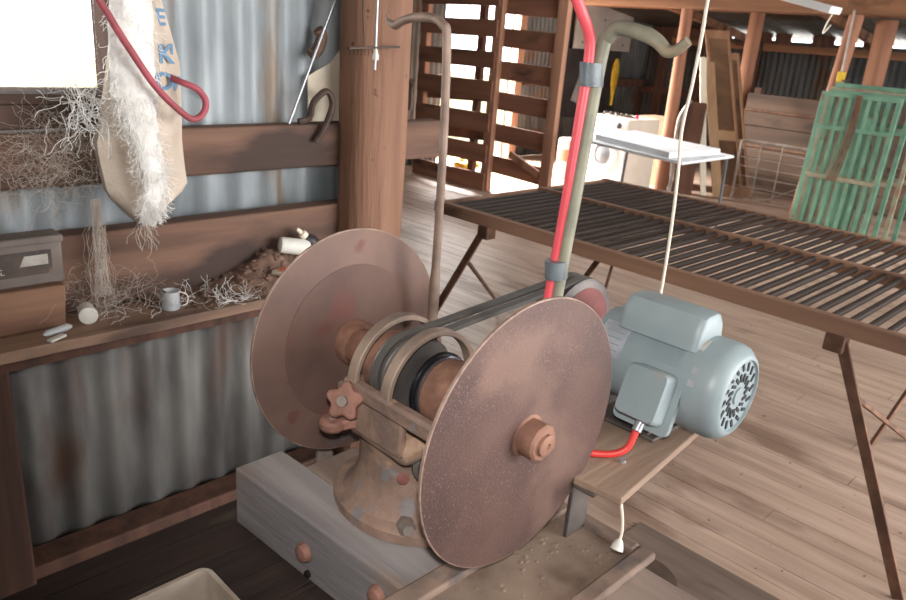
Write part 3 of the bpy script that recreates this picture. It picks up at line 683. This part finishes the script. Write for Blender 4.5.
yprof([(.012, -.0312), (PR-.020, -.0316), (PR-.018, -.0312), (PR-.018, -.0285)], (MX, PY, MZ+.01), M['red_face'], 'pulley_face', t, seg=48)
# belts
def belt(y0, y1, label):
    c0, r0 = Vector((SX, SZ_)), .066; c1, r1 = Vector((MX, MZ+.01)), PR-.004
    d = c1-c0; L = d.length; th = math.atan2(d.y, d.x); al = math.asin((r0-r1)/L); pts = []
    n = 24
    for k in range(n+1):
        a = th+PI/2-al+(PI+2*al)*k/n; pts.append((c0.x+math.cos(a)*r0, c0.y+math.sin(a)*r0, y0, a))
    for k in range(n+1):
        a = th-PI/2+al+(PI-2*al)*k/n; pts.append((c1.x+math.cos(a)*r1, c1.y+math.sin(a)*r1, y1, a))
    rs = []
    for x, z, y, a in pts:
        ca, sa = math.cos(a), math.sin(a)
        rs.append([(x+ca*q, y+wd, z+sa*q) for q, wd in ((-.005, -.0045), (.005, -.008), (.005, .008), (-.005, .0045))])
    return tag(MB().rings(rs, closed=True).build('drive_belt', M['belt']), label, 'belt', 'drive belts between grinder and motor')
belt(.853, .827, 'nearer of the two grey rubber drive belts'); belt(.883, .857, 'farther of the two grey rubber drive belts')
# motor board and its bracket
ang = math.radians(6)
def rotp(x, y): c = (.962, .512); return (c[0]+x*math.cos(ang)-y*math.sin(ang), c[1]+x*math.sin(ang)+y*math.cos(ang))
t = thing('motor_board', (1.2, .7, .885), 'dusty timber board under the electric motor', 'board')
poly = [(*rotp(0, 0), .897), (*rotp(.46, 0), .897), (*rotp(.46, .32), .897), (*rotp(0, .32), .897)]
MB().prism(poly, (0, 0, .015)).build('board', M['plate_wood'], t, bevel=.003, smooth=False)
mb = MB(); mb.span((.955, .60, .777), (1.01, .608, .897)); mb.span((.955, .60, .777), (1.01, .645, .784)); mb.span((.955, .56, .889), (1.01, .62, .897))
mb.build('bracket', M['iron'], t, bevel=.002, smooth=False)
MB().span((1.012, .78, .0), (1.08, .84, .897)).build('leg', M['stud'], t, smooth=False)
MB().bar((1.05, .80, .66), (1.30, .76, .890), .04, .04).build('leg', M['stud'], t, smooth=False)
MB().cyl((1.06, .575, .911), (1.06, .575, .918), .006, seg=10).build('screw', M['steel'], t)
o = MB().tube(fill([tuple(bc+nrm*.036-up*.066+ya*-.012), (1.068, .576, .936), (1.046, .598, .922), (1.012, .645, .921), (.985, .70, .935), (.985, .735, 1.0)]), .0065, 12).build('red_cable', M['red_cable'])
tag(o, 'bright red cable leaving the terminal box towards the back of the disc', 'cable')
o = MB().tube(fill([(1.35, .722, 2.9), (1.35, .7215, 1.70), (1.35, .7205, 1.657), (1.35, .721, 1.614), (1.35, .723, 1.542), (1.35, .728, 1.459), (1.35, .720, 1.374), (1.35, .714, 1.265), (1.352, .713, 1.14), (1.36, .72, 1.02), (1.37, .74, .917)]), .0032, 10).build('hanging_cable', M['cord'])
tag(o, 'cream cord hanging from the roof down behind the motor', 'cord')
t = thing('plug_lead', (.985, .50, .84), 'short white lead with a plug dangling from the motor board corner', 'plug')
MB().tube(fill([(.972, .518, .899), (.968, .512, .890), (.966, .506, .872), (.965, .503, .852), (.961, .502, .838)]), .0026, 8).build('lead', M['cord'], t)
MB().lathe([(.004, 0), (.007, .004), (.010, .012), (.011, .018), (.006, .020)], (.961, .502, .840), (-.5, -.1, -.8), 14).build('plug', M['white_plastic'], t)

# ------------------------------------------------------------------ bin at the lower left
t = thing('plastic_bin', (.60, 1.33, .036), 'grubby cream plastic bin on the floor at the foot of the bench', 'bin')
def rr(x0, x1, y0, y1, r, z, k=5):
    out = []
    for cx, cy, a0 in ((x1-r, y1-r, 0), (x0+r, y1-r, PI/2), (x0+r, y0+r, PI), (x1-r, y0+r, 3*PI/2)):
        for j in range(k+1): a = a0+PI/2*j/k; out.append((cx+math.cos(a)*r, cy+math.sin(a)*r, z))
    return out
X0, X1, Y0, Y1 = .45, .722, 1.10, 1.475
MB().rings([rr(X0+.04, X1-.04, Y0+.04, Y1-.04, .03, .013), rr(X0+.01, X1-.01, Y0+.01, Y1-.01, .03, .285), rr(X0, X1, Y0, Y1, .03, .287), rr(X0, X1, Y0, Y1, .03, .300), rr(X0+.003, X1-.003, Y0+.003, Y1-.003, .028, .303), rr(X0+.013, X1-.013, Y0+.013, Y1-.013, .024, .303), rr(X0+.016, X1-.016, Y0+.016, Y1-.016, .022, .296), rr(X0+.045, X1-.045, Y0+.045, Y1-.045, .02, .022)]).build('tub', M['cream_bin'], t)
t = thing('steel_clip', (.60, 1.36, .25), 'steel wire clip lying in the cream bin', 'clip')
MB().tube([(.60+.030*math.cos(a), 1.375+.022*math.sin(a), .268+.004*math.sin(a*2)) for a in [k*PI/12 for k in range(0, 24)]], .003, 6).build('ring', M['steel'], t)
MB().box((.575, 1.385, .268), (.022, .012, .01), .6).build('jaw', M['steel'], t, bevel=.002)
o = MB().span((.495, 1.155, .024), (.657, 1.407, .245)).build('rag_pile', M['bin_in'], bevel=.02); tag(o, 'brown grimy rags filling the cream bin', 'rags')

# ------------------------------------------------------------------ wool table
t = thing('wool_table', (3.15, 1.4, 0), 'large slatted timber wool table on rusty steel legs', 'table')
TX0, TX1, TY0, TY1, TZ = 2.47, 3.84, .10, 2.53, .85
MB().span((TX0-.02, TY0, TZ-.055), (TX0+.02, TY1, TZ)).build('front_rail', M['tbl_rail'], t, bevel=.004, smooth=False)
MB().span((TX1-.02, TY0, TZ-.055), (TX1+.02, TY1, TZ)).build('back_rail', M['tbl_rail'], t, bevel=.004, smooth=False)
for y in (TY0, TY1-.03): MB().span((TX0+.02, y, TZ-.055), (TX1-.02, y+.03, TZ-.006)).build('end_rail', M['tbl_rail'], t, bevel=.004, smooth=False)
MB().span((3.185, TY0+.03, TZ-.045), (3.215, TY1-.03, TZ+.008)).build('middle_rail', M['tbl_rail'], t, bevel=.003, smooth=False)
y = TY0+.06; first = None
while y < TY1-.05:
    if first is None:
        first = MB().cyl((TX0+.015, y, TZ-.012), (TX1-.015, y, TZ-.012), .0122, seg=8).build('slat', M['tbl_slat'], t); fy = y
    else:
        c = first.copy(); COL.objects.link(c); c.parent = t; c.location = (0, y-fy, random.uniform(-.002, .002))
    y += .0545
def leg(x, yt, yb, brace):
    lg = MB().bar((x, yt, TZ-.045), (x, yb, 0.004), .035, .012, (1, 0, 0)).build('leg', M['rusty_leg'], t, bevel=.002)
    MB().span((x-.03, yt-.03, TZ-.11), (x+.03, yt+.03, TZ-.052)).build('leg_bracket', M['rusty_leg'], lg, bevel=.004)
    mid = Vector((x, yt+(yb-yt)*.25, TZ*.72))
    MB().bar(mid, (x+brace[0], brace[1], .01), .016, .016).build('brace', M['rusty_leg'], t, bevel=.002)
leg(2.47, 2.2, 2.66, (1.0, 2.95)); leg(2.47, .672, .30, (1.22, .60))
leg(3.8, 2.2, 2.66, (-.35, 2.2)); leg(3.8, .672, .30, (-.35, .7))

# ------------------------------------------------------------------ slatted gate at the far doorway
t = thing('slatted_gate', (6.1, 5.6, 0), 'tall slatted timber gate standing in front of the bright doorway', 'gate')
GX = 6.1
for y, z0, wd in ((4.70, .12, .12), (5.52, .0, .11), (6.62, 0, .11)):
    MB().span((GX-.035, y-wd/2, z0), (GX+.035, y+wd/2, 2.3)).build('stile', M['gate_stile'], t, bevel=.006, smooth=False)
for k, z in enumerate((.32, .66, .99, 1.30, 1.62, 1.94, 2.24)):
    zz = z-.02
    MB().bar((GX+.045, 4.70, zz-.02), (GX+.045, 5.55, zz+.0), .024, .185).build('board', M['gate_wood'], t, smooth=False, bevel=.003)
for k, z in enumerate((.09, .40, .73, 1.06, 1.37, 1.68, 1.98, 2.26)):
    MB().bar((GX-.045, 5.50, z), (GX-.045, 6.66, z-.01), .024, .20 if z < 1.2 else .17).build('board', M['gate_wood'], t, smooth=False, bevel=.003)
MB().bar((GX+.05, 5.55, .60), (GX+.05, 6.6, .54), .03, .14).build('back_board', M['dark_board'], t, smooth=False)
MB().bar((GX+.05, 5.55, 1.02), (GX+.05, 6.6, .96), .03, .16).build('back_board', M['dark_board'], t, smooth=False)
MB().span((GX+.05, 5.78, 0), (GX+.11, 5.86, 2.3)).build('back_stile', M['dark_board'], t, smooth=False)
MB().bar((GX-.01, 4.8, .31), (GX-.01, 5.2, .45), .03, .07).build('latch', M['gate_stile'], t, smooth=False)
o = MB().ball((6.45, 6.15, .12), .14, 3, (1, 1.3, .82), .35).build('yellow_bag', M['yellow']); tag(o, 'yellow bag on the floor behind the slatted gate', 'bag')
o = MB().ball((6.30, 5.84, .09), .10, 3, (1, 1.3, .88), .4).build('white_bag', M['bluewhite']); tag(o, 'white and blue plastic bag beside the yellow bag', 'bag')
t = thing('paper_drum', (7.6, 5.47, 0), 'pale drum with orange print left of the washing machine', 'drum')
MB().lathe([(.16, 0), (.17, .01), (.17, .46), (.16, .48)], (7.75, 5.62, 0), seg=28).build('body', M['panel'], t)
MB().arc_strap((0, 0), .1, .1, 0, 0, 0, 1, 2).bm.free()
MB().lathe([(.1705, .22), (.1712, .225), (.1712, .36), (.1705, .365)], (7.75, 5.62, 0), seg=28, cap=False).build('print', M['orange'], t)

# ------------------------------------------------------------------ far end: washer, trestle, doors, pens
t = thing('washing_machine', (7.65, 4.95, 0), 'white front loading washing machine behind the trestle table', 'washing machine')
wy = math.radians(14); W0 = Vector((7.42, 4.66, 0))
fx = Vector((math.cos(wy), math.sin(wy)*0-.12, 0)).normalized()   # depth direction
fy = Vector((-fx.y, fx.x, 0))
def wq(a, b, z): return W0+fx*a+fy*b+Vector((0, 0, z))
def wbox(a0, a1, b0, b1, z0, z1, nm, m, par, bev=.006): return MB().prism([wq(a0, b0, z0), wq(a1, b0, z0), wq(a1, b1, z0), wq(a0, b1, z0)], (0, 0, z1-z0)).build(nm, m, par, bevel=bev, smooth=False)
wbox(.012, .56, 0, .58, .02, .84, 'cabinet', M['enamel_side'], t)
fr = wbox(0, .014, 0, .58, .02, .84, 'front_panel', M['white_enamel'], t)
wbox(-.006, .002, .02, .56, .70, .83, 'control_panel', M['white_enamel'], t)
wbox(-.012, .002, .36, .54, .715, .815, 'soap_drawer', M['white_enamel'], t)
MB().lathe([(.035, 0), (.035, .02), (.028, .025)], wq(-.004, .12, .765), tuple(-fx), 20).build('dial', M['dark_steel'], t)
dr = MB().lathe([(.19, 0), (.19, .022), (.165, .03), (.125, .03), (.122, .02)], wq(0, .29, .42), tuple(-fx), 40, cap=False).build('door', M['white_enamel'], t)
MB().lathe([(.124, 0), (.12, .012), (.06, .03), (.0, .036)], wq(-.004, .29, .42), tuple(-fx), 32).build('glass', M['glass_dark'], dr)
MB().prism([wq(.03, .03, 0), wq(.53, .03, 0), wq(.53, .55, 0), wq(.03, .55, 0)], (0, 0, .02)).build('plinth', M['dark_steel'], t)
o = MB().ball(wq(.22, .07, .863), .026, 2).build('pink_cap', M['red_bit']); tag(o, 'pink cap on top of the washing machine', 'cap')
mb = MB()
for k in range(5): mb.tube(fill([wq(.1+random.random()*.2, .15+.08*k, .842), wq(.2, .2+.08*k, .87), wq(.25+random.random()*.1, .22+.07*k, .843)]), .012, 6)
tag(mb.build('crumpled_cloth', M['iron']), 'dark crumpled cloth on top of the washing machine', 'cloth')
t = thing('cardboard_carton', (8.6, 4.95, 0), 'brown carton stack between washing machine and bush pole', 'carton')
MB().span((8.42, 4.75, 0), (8.8, 5.15, .80)).build('box', M['carton'], t, bevel=.004, smooth=False)
MB().span((8.415, 4.745, .80), (8.805, 5.155, .815)).build('flap', M['carton'], t, smooth=False)

t = thing('trestle_table', (6.05, 3.55, 0), 'long white topped trestle table with grey steel legs', 'table')
A, B, Cc = Vector((5.53, 2.93, .755)), Vector((6.47, 2.93, .755)), Vector((6.10, 4.22, .755))
ex = Vector((.97, .02, 0)); ey = Vector((.30, 1.28, 0))
top = [A, A+ex*.97, A+ex*.97+ey, A+ey]
tp = MB().prism(top, (0, 0, .022)).build('top', M['foam'], t, bevel=.003, smooth=False)
MB().prism([p+Vector((0, 0, -.004))+(p-(A+ex*.5+ey*.5))*-.02 for p in top], (0, 0, .006)).build('under_frame', M['dark_steel'], t, smooth=False)
for p, q in ((0, .1), (1, .1), (2, -.1), (3, -.1)):
    b0 = top[p]+ey*q*.4+(ex*.04 if p in (0, 3) else ex*-.04); b1 = b0+ey*q*-.25; b1.z = 0
    MB().cyl(b1, b0, .014, seg=10).build('leg', M['dark_steel'], t)
o = MB().prism([A+ex*.02+ey*.12+Vector((0, 0, .023)), A+ex*.82+ey*.06+Vector((0, 0, .023)), A+ex*.90+ey*.90+Vector((0, 0, .023)), A+ex*.12+ey*.86+Vector((0, 0, .023))], (0, 0, .05)).build('foam_slab', M['foam'], bevel=.003, smooth=False)
tag(o, 'white foam slab lying on the trestle table', 'slab')

log_post(8.3, 4.63, 0, 2.12, .078, .066, 'bush_pole', M['bush_post'], 'reddish bush pole behind the trestle table', (0, .03), 16, .10, 'bush poles holding the roof beam')
log_post(8.3, 2.97, 0, 2.12, .078, .07, 'bush_pole', M['bush_post'], 'reddish bush pole at the left of the green gates', (0, -.14), 16, .10, 'bush poles holding the roof beam')
log_post(9.6, 4.42, 0, 2.12, .09, .085, 'bush_pole', M['bush_post'], 'bush pole behind the louvre doors', (0, .01), 16, .08, 'bush poles holding the roof beam')
log_post(9.8, 3.0, 0, 2.1, .115, .11, 'bush_pole', M['bush_post'], 'thick bush pole behind the green gates', (0, 0), 16, .08, 'bush poles holding the roof beam')
o = struct(MB().span((8.22, -3.2, 2.06), (8.40, 7.0, 2.27)).build('trim_18', M['beam'], bevel=.008, smooth=False))
o = struct(MB().span((9.6, -3.2, 2.12), (9.75, 7.0, 2.15)).build('trim_19', M['beam'], bevel=.004, smooth=False))
for k, y in enumerate((-.6, 1.4, 3.5, 5.4)):
    struct(MB().bar((11.45, y, 1.86), (8.3, y, 2.25), .06, .10).build('trim_%d' % (20+k), M['beam'], smooth=False))

def lean_board(b0, b1, t0, t1, th, nm, m, label, cat, group=None):
    b0, b1, t0, t1 = map(Vector, (b0, b1, t0, t1)); n_ = (b1-b0).cross(t0-b0).normalized()*th
    return tag(MB().prism([b0, b1, t1, t0], n_).build(nm, m, bevel=.003, smooth=False), label, cat, group)
lean_board((8.42, 4.16, .0), (8.46, 4.11, .0), (8.62, 4.58, 1.55), (8.66, 4.52, 1.55), .03, 'door_edge_board', M['cream_edge'], 'narrow cream board leaning at the left of the louvre doors', 'board')
lean_board((8.48, 4.03, .0), (8.54, 3.94, .0), (8.68, 4.54, 1.50), (8.74, 4.45, 1.50), .035, 'plain_board', M['pale_wood'], 'plain yellow brown board leaning between cream board and louvre doors', 'board')
def louvre_door(b0, b1, t0, t1, label):
    b0, b1, t0, t1 = map(Vector, (b0, b1, t0, t1)); n_ = (b1-b0).cross(t0-b0).normalized()
    if n_.x > 0: n_ = -n_
    t = thing('louvre_door', (b0+b1)/2, label, 'door', 'louvre doors')
    L = lambda u, v: (b0*(1-u)+b1*u)*(1-v)+(t0*(1-u)+t1*u)*v
    for u0, u1 in ((0, .12), (.88, 1)): MB().prism([L(u0, 0), L(u1, 0), L(u1, 1), L(u0, 1)], n_*.035).build('stile', M['louvre'], t, smooth=False, bevel=.002)
    for v0, v1 in ((0, .07), (.34, .40), (.95, 1)): MB().prism([L(.12, v0), L(.88, v0), L(.88, v1), L(.12, v1)], n_*.03).build('rail', M['pale_wood'] if v0 == .34 else M['louvre'], t, smooth=False)
    mb = MB(); v = .075
    while v < .945:
        if not .325 < v < .40: mb.prism([L(.12, v), L(.88, v), L(.88, v+.012)+n_*.026, L(.12, v+.012)+n_*.026], n_*.004+Vector((0, 0, .006)))
        v += .0165
    mb.build('slats', M['slat'], t, smooth=False)
louvre_door((8.62, 3.99, .005), (8.75, 3.78, .005), (8.84, 4.70, 1.86), (8.97, 4.45, 1.86), 'front louvre door leaning against the bush pole')
louvre_door((8.74, 3.96, .005), (8.87, 3.75, .005), (9.06, 4.62, 1.62), (9.19, 4.38, 1.62), 'rear louvre door partly hidden, shorter than the front one')
lean_board((8.25, 4.45, .005), (8.32, 4.22, .005), (8.45, 4.52, 1.05), (8.5, 4.32, 1.05), .03, 'dark_sheet', M['dark_board'], 'dark brown board leaning right of the bush pole', 'board')
o = MB().tube(fill([(8.15, 4.42, .01), (8.2, 4.47, .45), (8.24, 4.50, .85), (8.27, 4.41, 1.08)]), .022, 8).build('branch', M['gal_tube']); tag(o, 'bent grey branch propped beside the bush pole', 'branch')
t = thing('pen_gate', (8.6, 3.5, 0), 'low grey tubular pen gate between louvre doors and bush pole', 'gate')
g0, g1 = 3.86, 3.10
MB().tube(fill([(8.6, g0, .02), (8.6, g0, .62), (8.6, g0-.02, .68), (8.6, g0-.08, .70), (8.6, (g0+g1)/2, .70), (8.6, g1, .70)]), .017, 8).build('frame', M['gal_tube'], t)
MB().cyl((8.6, g1, 0), (8.6, g1, .71), .016, seg=8).build('frame_post', M['gal_tube'], t)
for k, z in enumerate((.06, .18, .30, .41, .51, .60)): MB().cyl((8.6, g0, z), (8.6, g1, z), .007, seg=6).build('rail', M['gal_tube'], t)
for y in (3.62, 3.38): MB().cyl((8.6, y, .04), (8.6, y, .70), .008, seg=6).build('upright', M['gal_tube'], t)
MB().bar((8.6, 3.1, .28), (8.6, 3.5, .04), .012, .012).build('stay', M['gal_tube'], t)
t = thing('pen_wall', (9.5, 3.4, 0), 'brown plank pen wall behind the pen gate', 'pen')
for k in range(6): MB().span((9.48, 1.2, .02+.195*k), (9.51, 4.3, .205+.195*k)).build('plank', M['pen_wood'], t, smooth=False, bevel=.003)
for y in (4.2, 3.35, 2.3, 1.3): MB().span((9.51, y-.04, 0), (9.58, y+.04, 1.25)).build('pen_post', M['dark_board'], t, smooth=False)
for z in (.55, .98): MB().cyl((9.47, 1.2, z), (9.47, 4.3, z), .014, seg=8).build('pipe_rail', M['rusty_leg'], t)

# green steel gates stacked against the pole
def green_gate(x, y0, y1, h, label, lean=.10, bars=9, sheet=False, rust=False, z0=.01):
    t = thing('green_gate', (x, (y0+y1)/2, 0), label, 'gate', 'green steel gates stacked against the bush pole')
    def P(y, z): return (x+lean*z/h, y, z0+z)
    m = M['green_rust'] if rust else M['green']
    for y in (y0, y1): MB().bar(P(y, 0), P(y, h), .04, .03, (1, 0, 0)).build('side_rail', m, t, bevel=.003)
    for z in (.02, .42*h, .76*h, h-.02): MB().bar(P(y0, z), P(y1, z), .03, .04).build('cross_rail', M['green_rust'] if z == .42*h else m, t, bevel=.003)
    for k in range(bars):
        y = y0+(y1-y0)*(k+1)/(bars+1); MB().bar(P(y, .02), P(y, h-.02), .036, .010, (1, 0, 0)).build('bar', m, t)
    if sheet: MB().prism([P(y0-.30, h*.77), P(y0-.52, h*.77), P(y0-.52, h*.86), P(y0-.30, h*.86)], (.006, 0, 0)).build('sheet_patch', M['green'], t)
    return t
green_gate(7.62, 2.76, 2.10, 1.34, 'front green steel gate of the leaning stack', bars=7, sheet=True)
green_gate(7.72, 2.72, 2.02, 1.36, 'second green gate, just behind the front gate of the stack', bars=6)
green_gate(7.82, 2.78, 1.96, 1.38, 'third green gate in the leaning stack, rustier than the front two', bars=8, rust=True)
green_gate(7.92, 2.76, 1.90, 1.42, 'rearmost and tallest green gate of the leaning stack', bars=9)
mb = MB()
for k in range(5): mb.tube(fill([(7.60+.09*.9, 2.45-.01*k, 1.34), (7.585+.06, 2.46-.015*k, .95), (7.60, 2.52-.02*k, .55)]), .006, 5)
tag(mb.build('wire_bundle', M['rusty_leg']), 'rusty wires hanging down over the front green gate', 'wire')
t = thing('power_box', (8.2, 2.83, 1.44), 'small yellow switch box with conduit on the bush pole', 'switch')
MB().span((8.17, 2.775, 1.43), (8.22, 2.845, 1.53)).build('box', M['yellow'], t, bevel=.008)
MB().cyl((8.195, 2.81, 1.53), (8.195, 2.83, 2.1), .012, seg=8).build('conduit', M['gal_tube'], t)
MB().tube(fill([(8.17, 2.78, 1.45), (8.15, 2.74, 1.44), (8.14, 2.70, 1.47)]), .01, 6).build('socket_tail', M['black_plastic'], t)
t = thing('light_fitting', (6.0, 2.4, 1.94), 'pale tube light fitting hanging below the roof beam', 'light')
MB().bar((5.95, 2.18, 1.955), (6.05, 3.0, 2.13), .16, .05).build('housing', M['white_enamel'], t, bevel=.006)
MB().tube(fill([(5.95, 2.19, 1.95), (5.95, 2.22, 1.88), (5.96, 2.24, 1.80), (5.97, 2.20, 1.86)]), .005, 6).build('lead', M['cord'], t)
MB().cyl((6.0, 2.45, 2.01), (6.0, 2.45, roofz(6.0)), .006, seg=6).build('hanger', M['steel'], t)
MB().cyl((6.03, 2.85, 2.1), (6.03, 2.85, roofz(6.03)), .006, seg=6).build('hanger', M['steel'], t)
# sheet and dark poster on the back wall
t = thing('pale_wall_sheet', (9.6, 6.95, 1.45), 'pale sheet screwed high on the wall right of the slatted gate', 'panel')
MB().span((9.25, 6.90, 1.53), (10.7, 6.915, 2.3)).build('sheet', M['panel'], t, smooth=False)
mb = MB()
for x_ in (9.45, 9.95, 10.5):
    for z_ in (1.62, 1.95): mb.lathe([(.018, 0), (.018, .006)], (x_, 6.90, z_), (0, -1, 0), 8)
mb.build('screw', M['dark_steel'], t)
t = thing('dark_wall_sheet', (9.6, 6.95, .8), 'black sheet with a torn grey patch below the pale sheet', 'panel')
MB().span((9.1, 6.91, .55), (10.5, 6.925, 1.52)).build('sheet', M['poster_black'], t, smooth=False)
pts = [(9.35, .8), (9.62, .72), (9.8, .98), (9.92, 1.18), (9.85, 1.42), (9.68, 1.47), (9.55, 1.3), (9.44, 1.05)]
MB().prism([(a, 6.905, b) for a, b in pts], (0, .005, 0)).build('patch', M['poster_grey'], t, smooth=False)
o = MB().tube(fill([(9.35, 6.15, 1.45), (9.35, 6.16, 1.2), (9.36, 6.13, .95), (9.35, 6.15, .7)]), .03, 8, rad=None).build('yellow_jacket', M['yellow'])
bpy.data.objects.remove(o)
mb = MB(); rs = []
for z, w_ in ((1.42, .02), (1.36, .07), (1.2, .10), (1.05, .085), (.95, .05), (.72, .02)):
    rs.append([(10.4+math.sin(a)*.03, 6.86+math.cos(a)*.02, z) if False else (10.4+math.cos(a)*w_, 6.90+math.sin(a)*.028, z) for a in [2*PI*k/14 for k in range(14)]])
tag(mb.rings(rs).build('yellow_raincoat', M['yellow']), 'yellow raincoat hanging on the wall behind the right pendulum arm', 'coat')

# put the letters on the sack cloth
deps = bpy.context.evaluated_depsgraph_get()
for o in LET:
    p = o.location+o.parent.location
    best = min((sack_front(u/60, v/80) for u in range(61) for v in range(81)), key=lambda q: (q.x-p.x)**2+(q.z-p.z)**2)
    o.location = Vector((p.x, best.y-.004, p.z))-o.parent.location
    o.rotation_euler = (PI/2, 0, .12)
bpy.context.view_layer.update(); deps = bpy.context.evaluated_depsgraph_get()
for o in LET:
    me = bpy.data.meshes.new_from_object(o.evaluated_get(deps)); n_ = bpy.data.objects.new('letter', me); COL.objects.link(n_)
    n_.parent = o.parent; n_.location = o.location; n_.rotation_euler = o.rotation_euler
for o in LET: bpy.data.objects.remove(o)

# ------------------------------------------------------------------ light
wld = bpy.data.worlds.new('daylight'); S.world = wld; wld.use_nodes = True
bg = wld.node_tree.nodes['Background']; bg.inputs[0].default_value = (.97, .98, 1, 1); bg.inputs[1].default_value = 6
def area(name, loc, target, size, power, col=(1, 1, 1), sy=None):
    l = bpy.data.lights.new(name, 'AREA'); l.energy = power; l.color = col; l.size = size
    if sy: l.shape = 'RECTANGLE'; l.size_y = sy
    o = bpy.data.objects.new(name, l); COL.objects.link(o); o.location = loc
    o.rotation_euler = (Vector(target)-Vector(loc)).to_track_quat('-Z', 'Y').to_euler(); return o
fl = bpy.data.lights.new('camera_flash', 'SPOT'); fl.energy = 62; fl.color = (1, .97, .93); fl.shadow_soft_size = .025; fl.spot_size = math.radians(84); fl.spot_blend = .8
fo = bpy.data.objects.new('camera_flash', fl); COL.objects.link(fo); fo.location = (-.02, -.02, 1.71)
fo.rotation_euler = (Vector((.98, 1.02, 1.20))-fo.location).to_track_quat('-Z', 'Y').to_euler()
area('doorway_daylight', (6.9, 8.2, 2.5), (5.6, 4.6, 0), 2.4, 3300, (1, .97, .92), 1.6)
area('trestle_fill', (5.7, 3.9, 2.55), (5.7, 3.9, 0), 1.4, 22, (1, .98, .95), .8)  # added fill to brighten the trestle top; the roof has no opening here
area('shed_door_daylight', (3.5, -4.5, 2.4), (3.2, 1.5, .5), 3.5, 240, (1, .98, .95), 2.2)

# ------------------------------------------------------------------ camera
yaw, pitch, roll, fpx = 0.76594204, 0.33981273, 0.07931061, 751.9
f = Vector((math.cos(yaw)*math.cos(pitch), math.sin(yaw)*math.cos(pitch), -math.sin(pitch)))
r = Vector((math.sin(yaw), -math.cos(yaw), 0)); u = r.cross(f)
r2 = r*math.cos(roll)+u*math.sin(roll); u2 = u*math.cos(roll)-r*math.sin(roll)
cam = bpy.data.cameras.new('camera'); co = bpy.data.objects.new('camera', cam); COL.objects.link(co)
mw = Matrix((r2, u2, -f)).transposed().to_4x4(); mw.translation = (0, 0, 1.6); co.matrix_world = mw
cam.sensor_width = 36; cam.lens = fpx/906*36; cam.clip_start = .02; cam.clip_end = 200
cam.dof.use_dof = True; cam.dof.focus_distance = 1.30; cam.dof.aperture_fstop = 9
S.camera = co
S.view_settings.view_transform = 'Standard'; S.view_settings.look = 'None'; S.view_settings.gamma = 1; S.view_settings.use_curve_mapping = False
S.view_settings.exposure = 0.18
S.cycles.use_denoising = True
S.cycles.max_bounces = 8
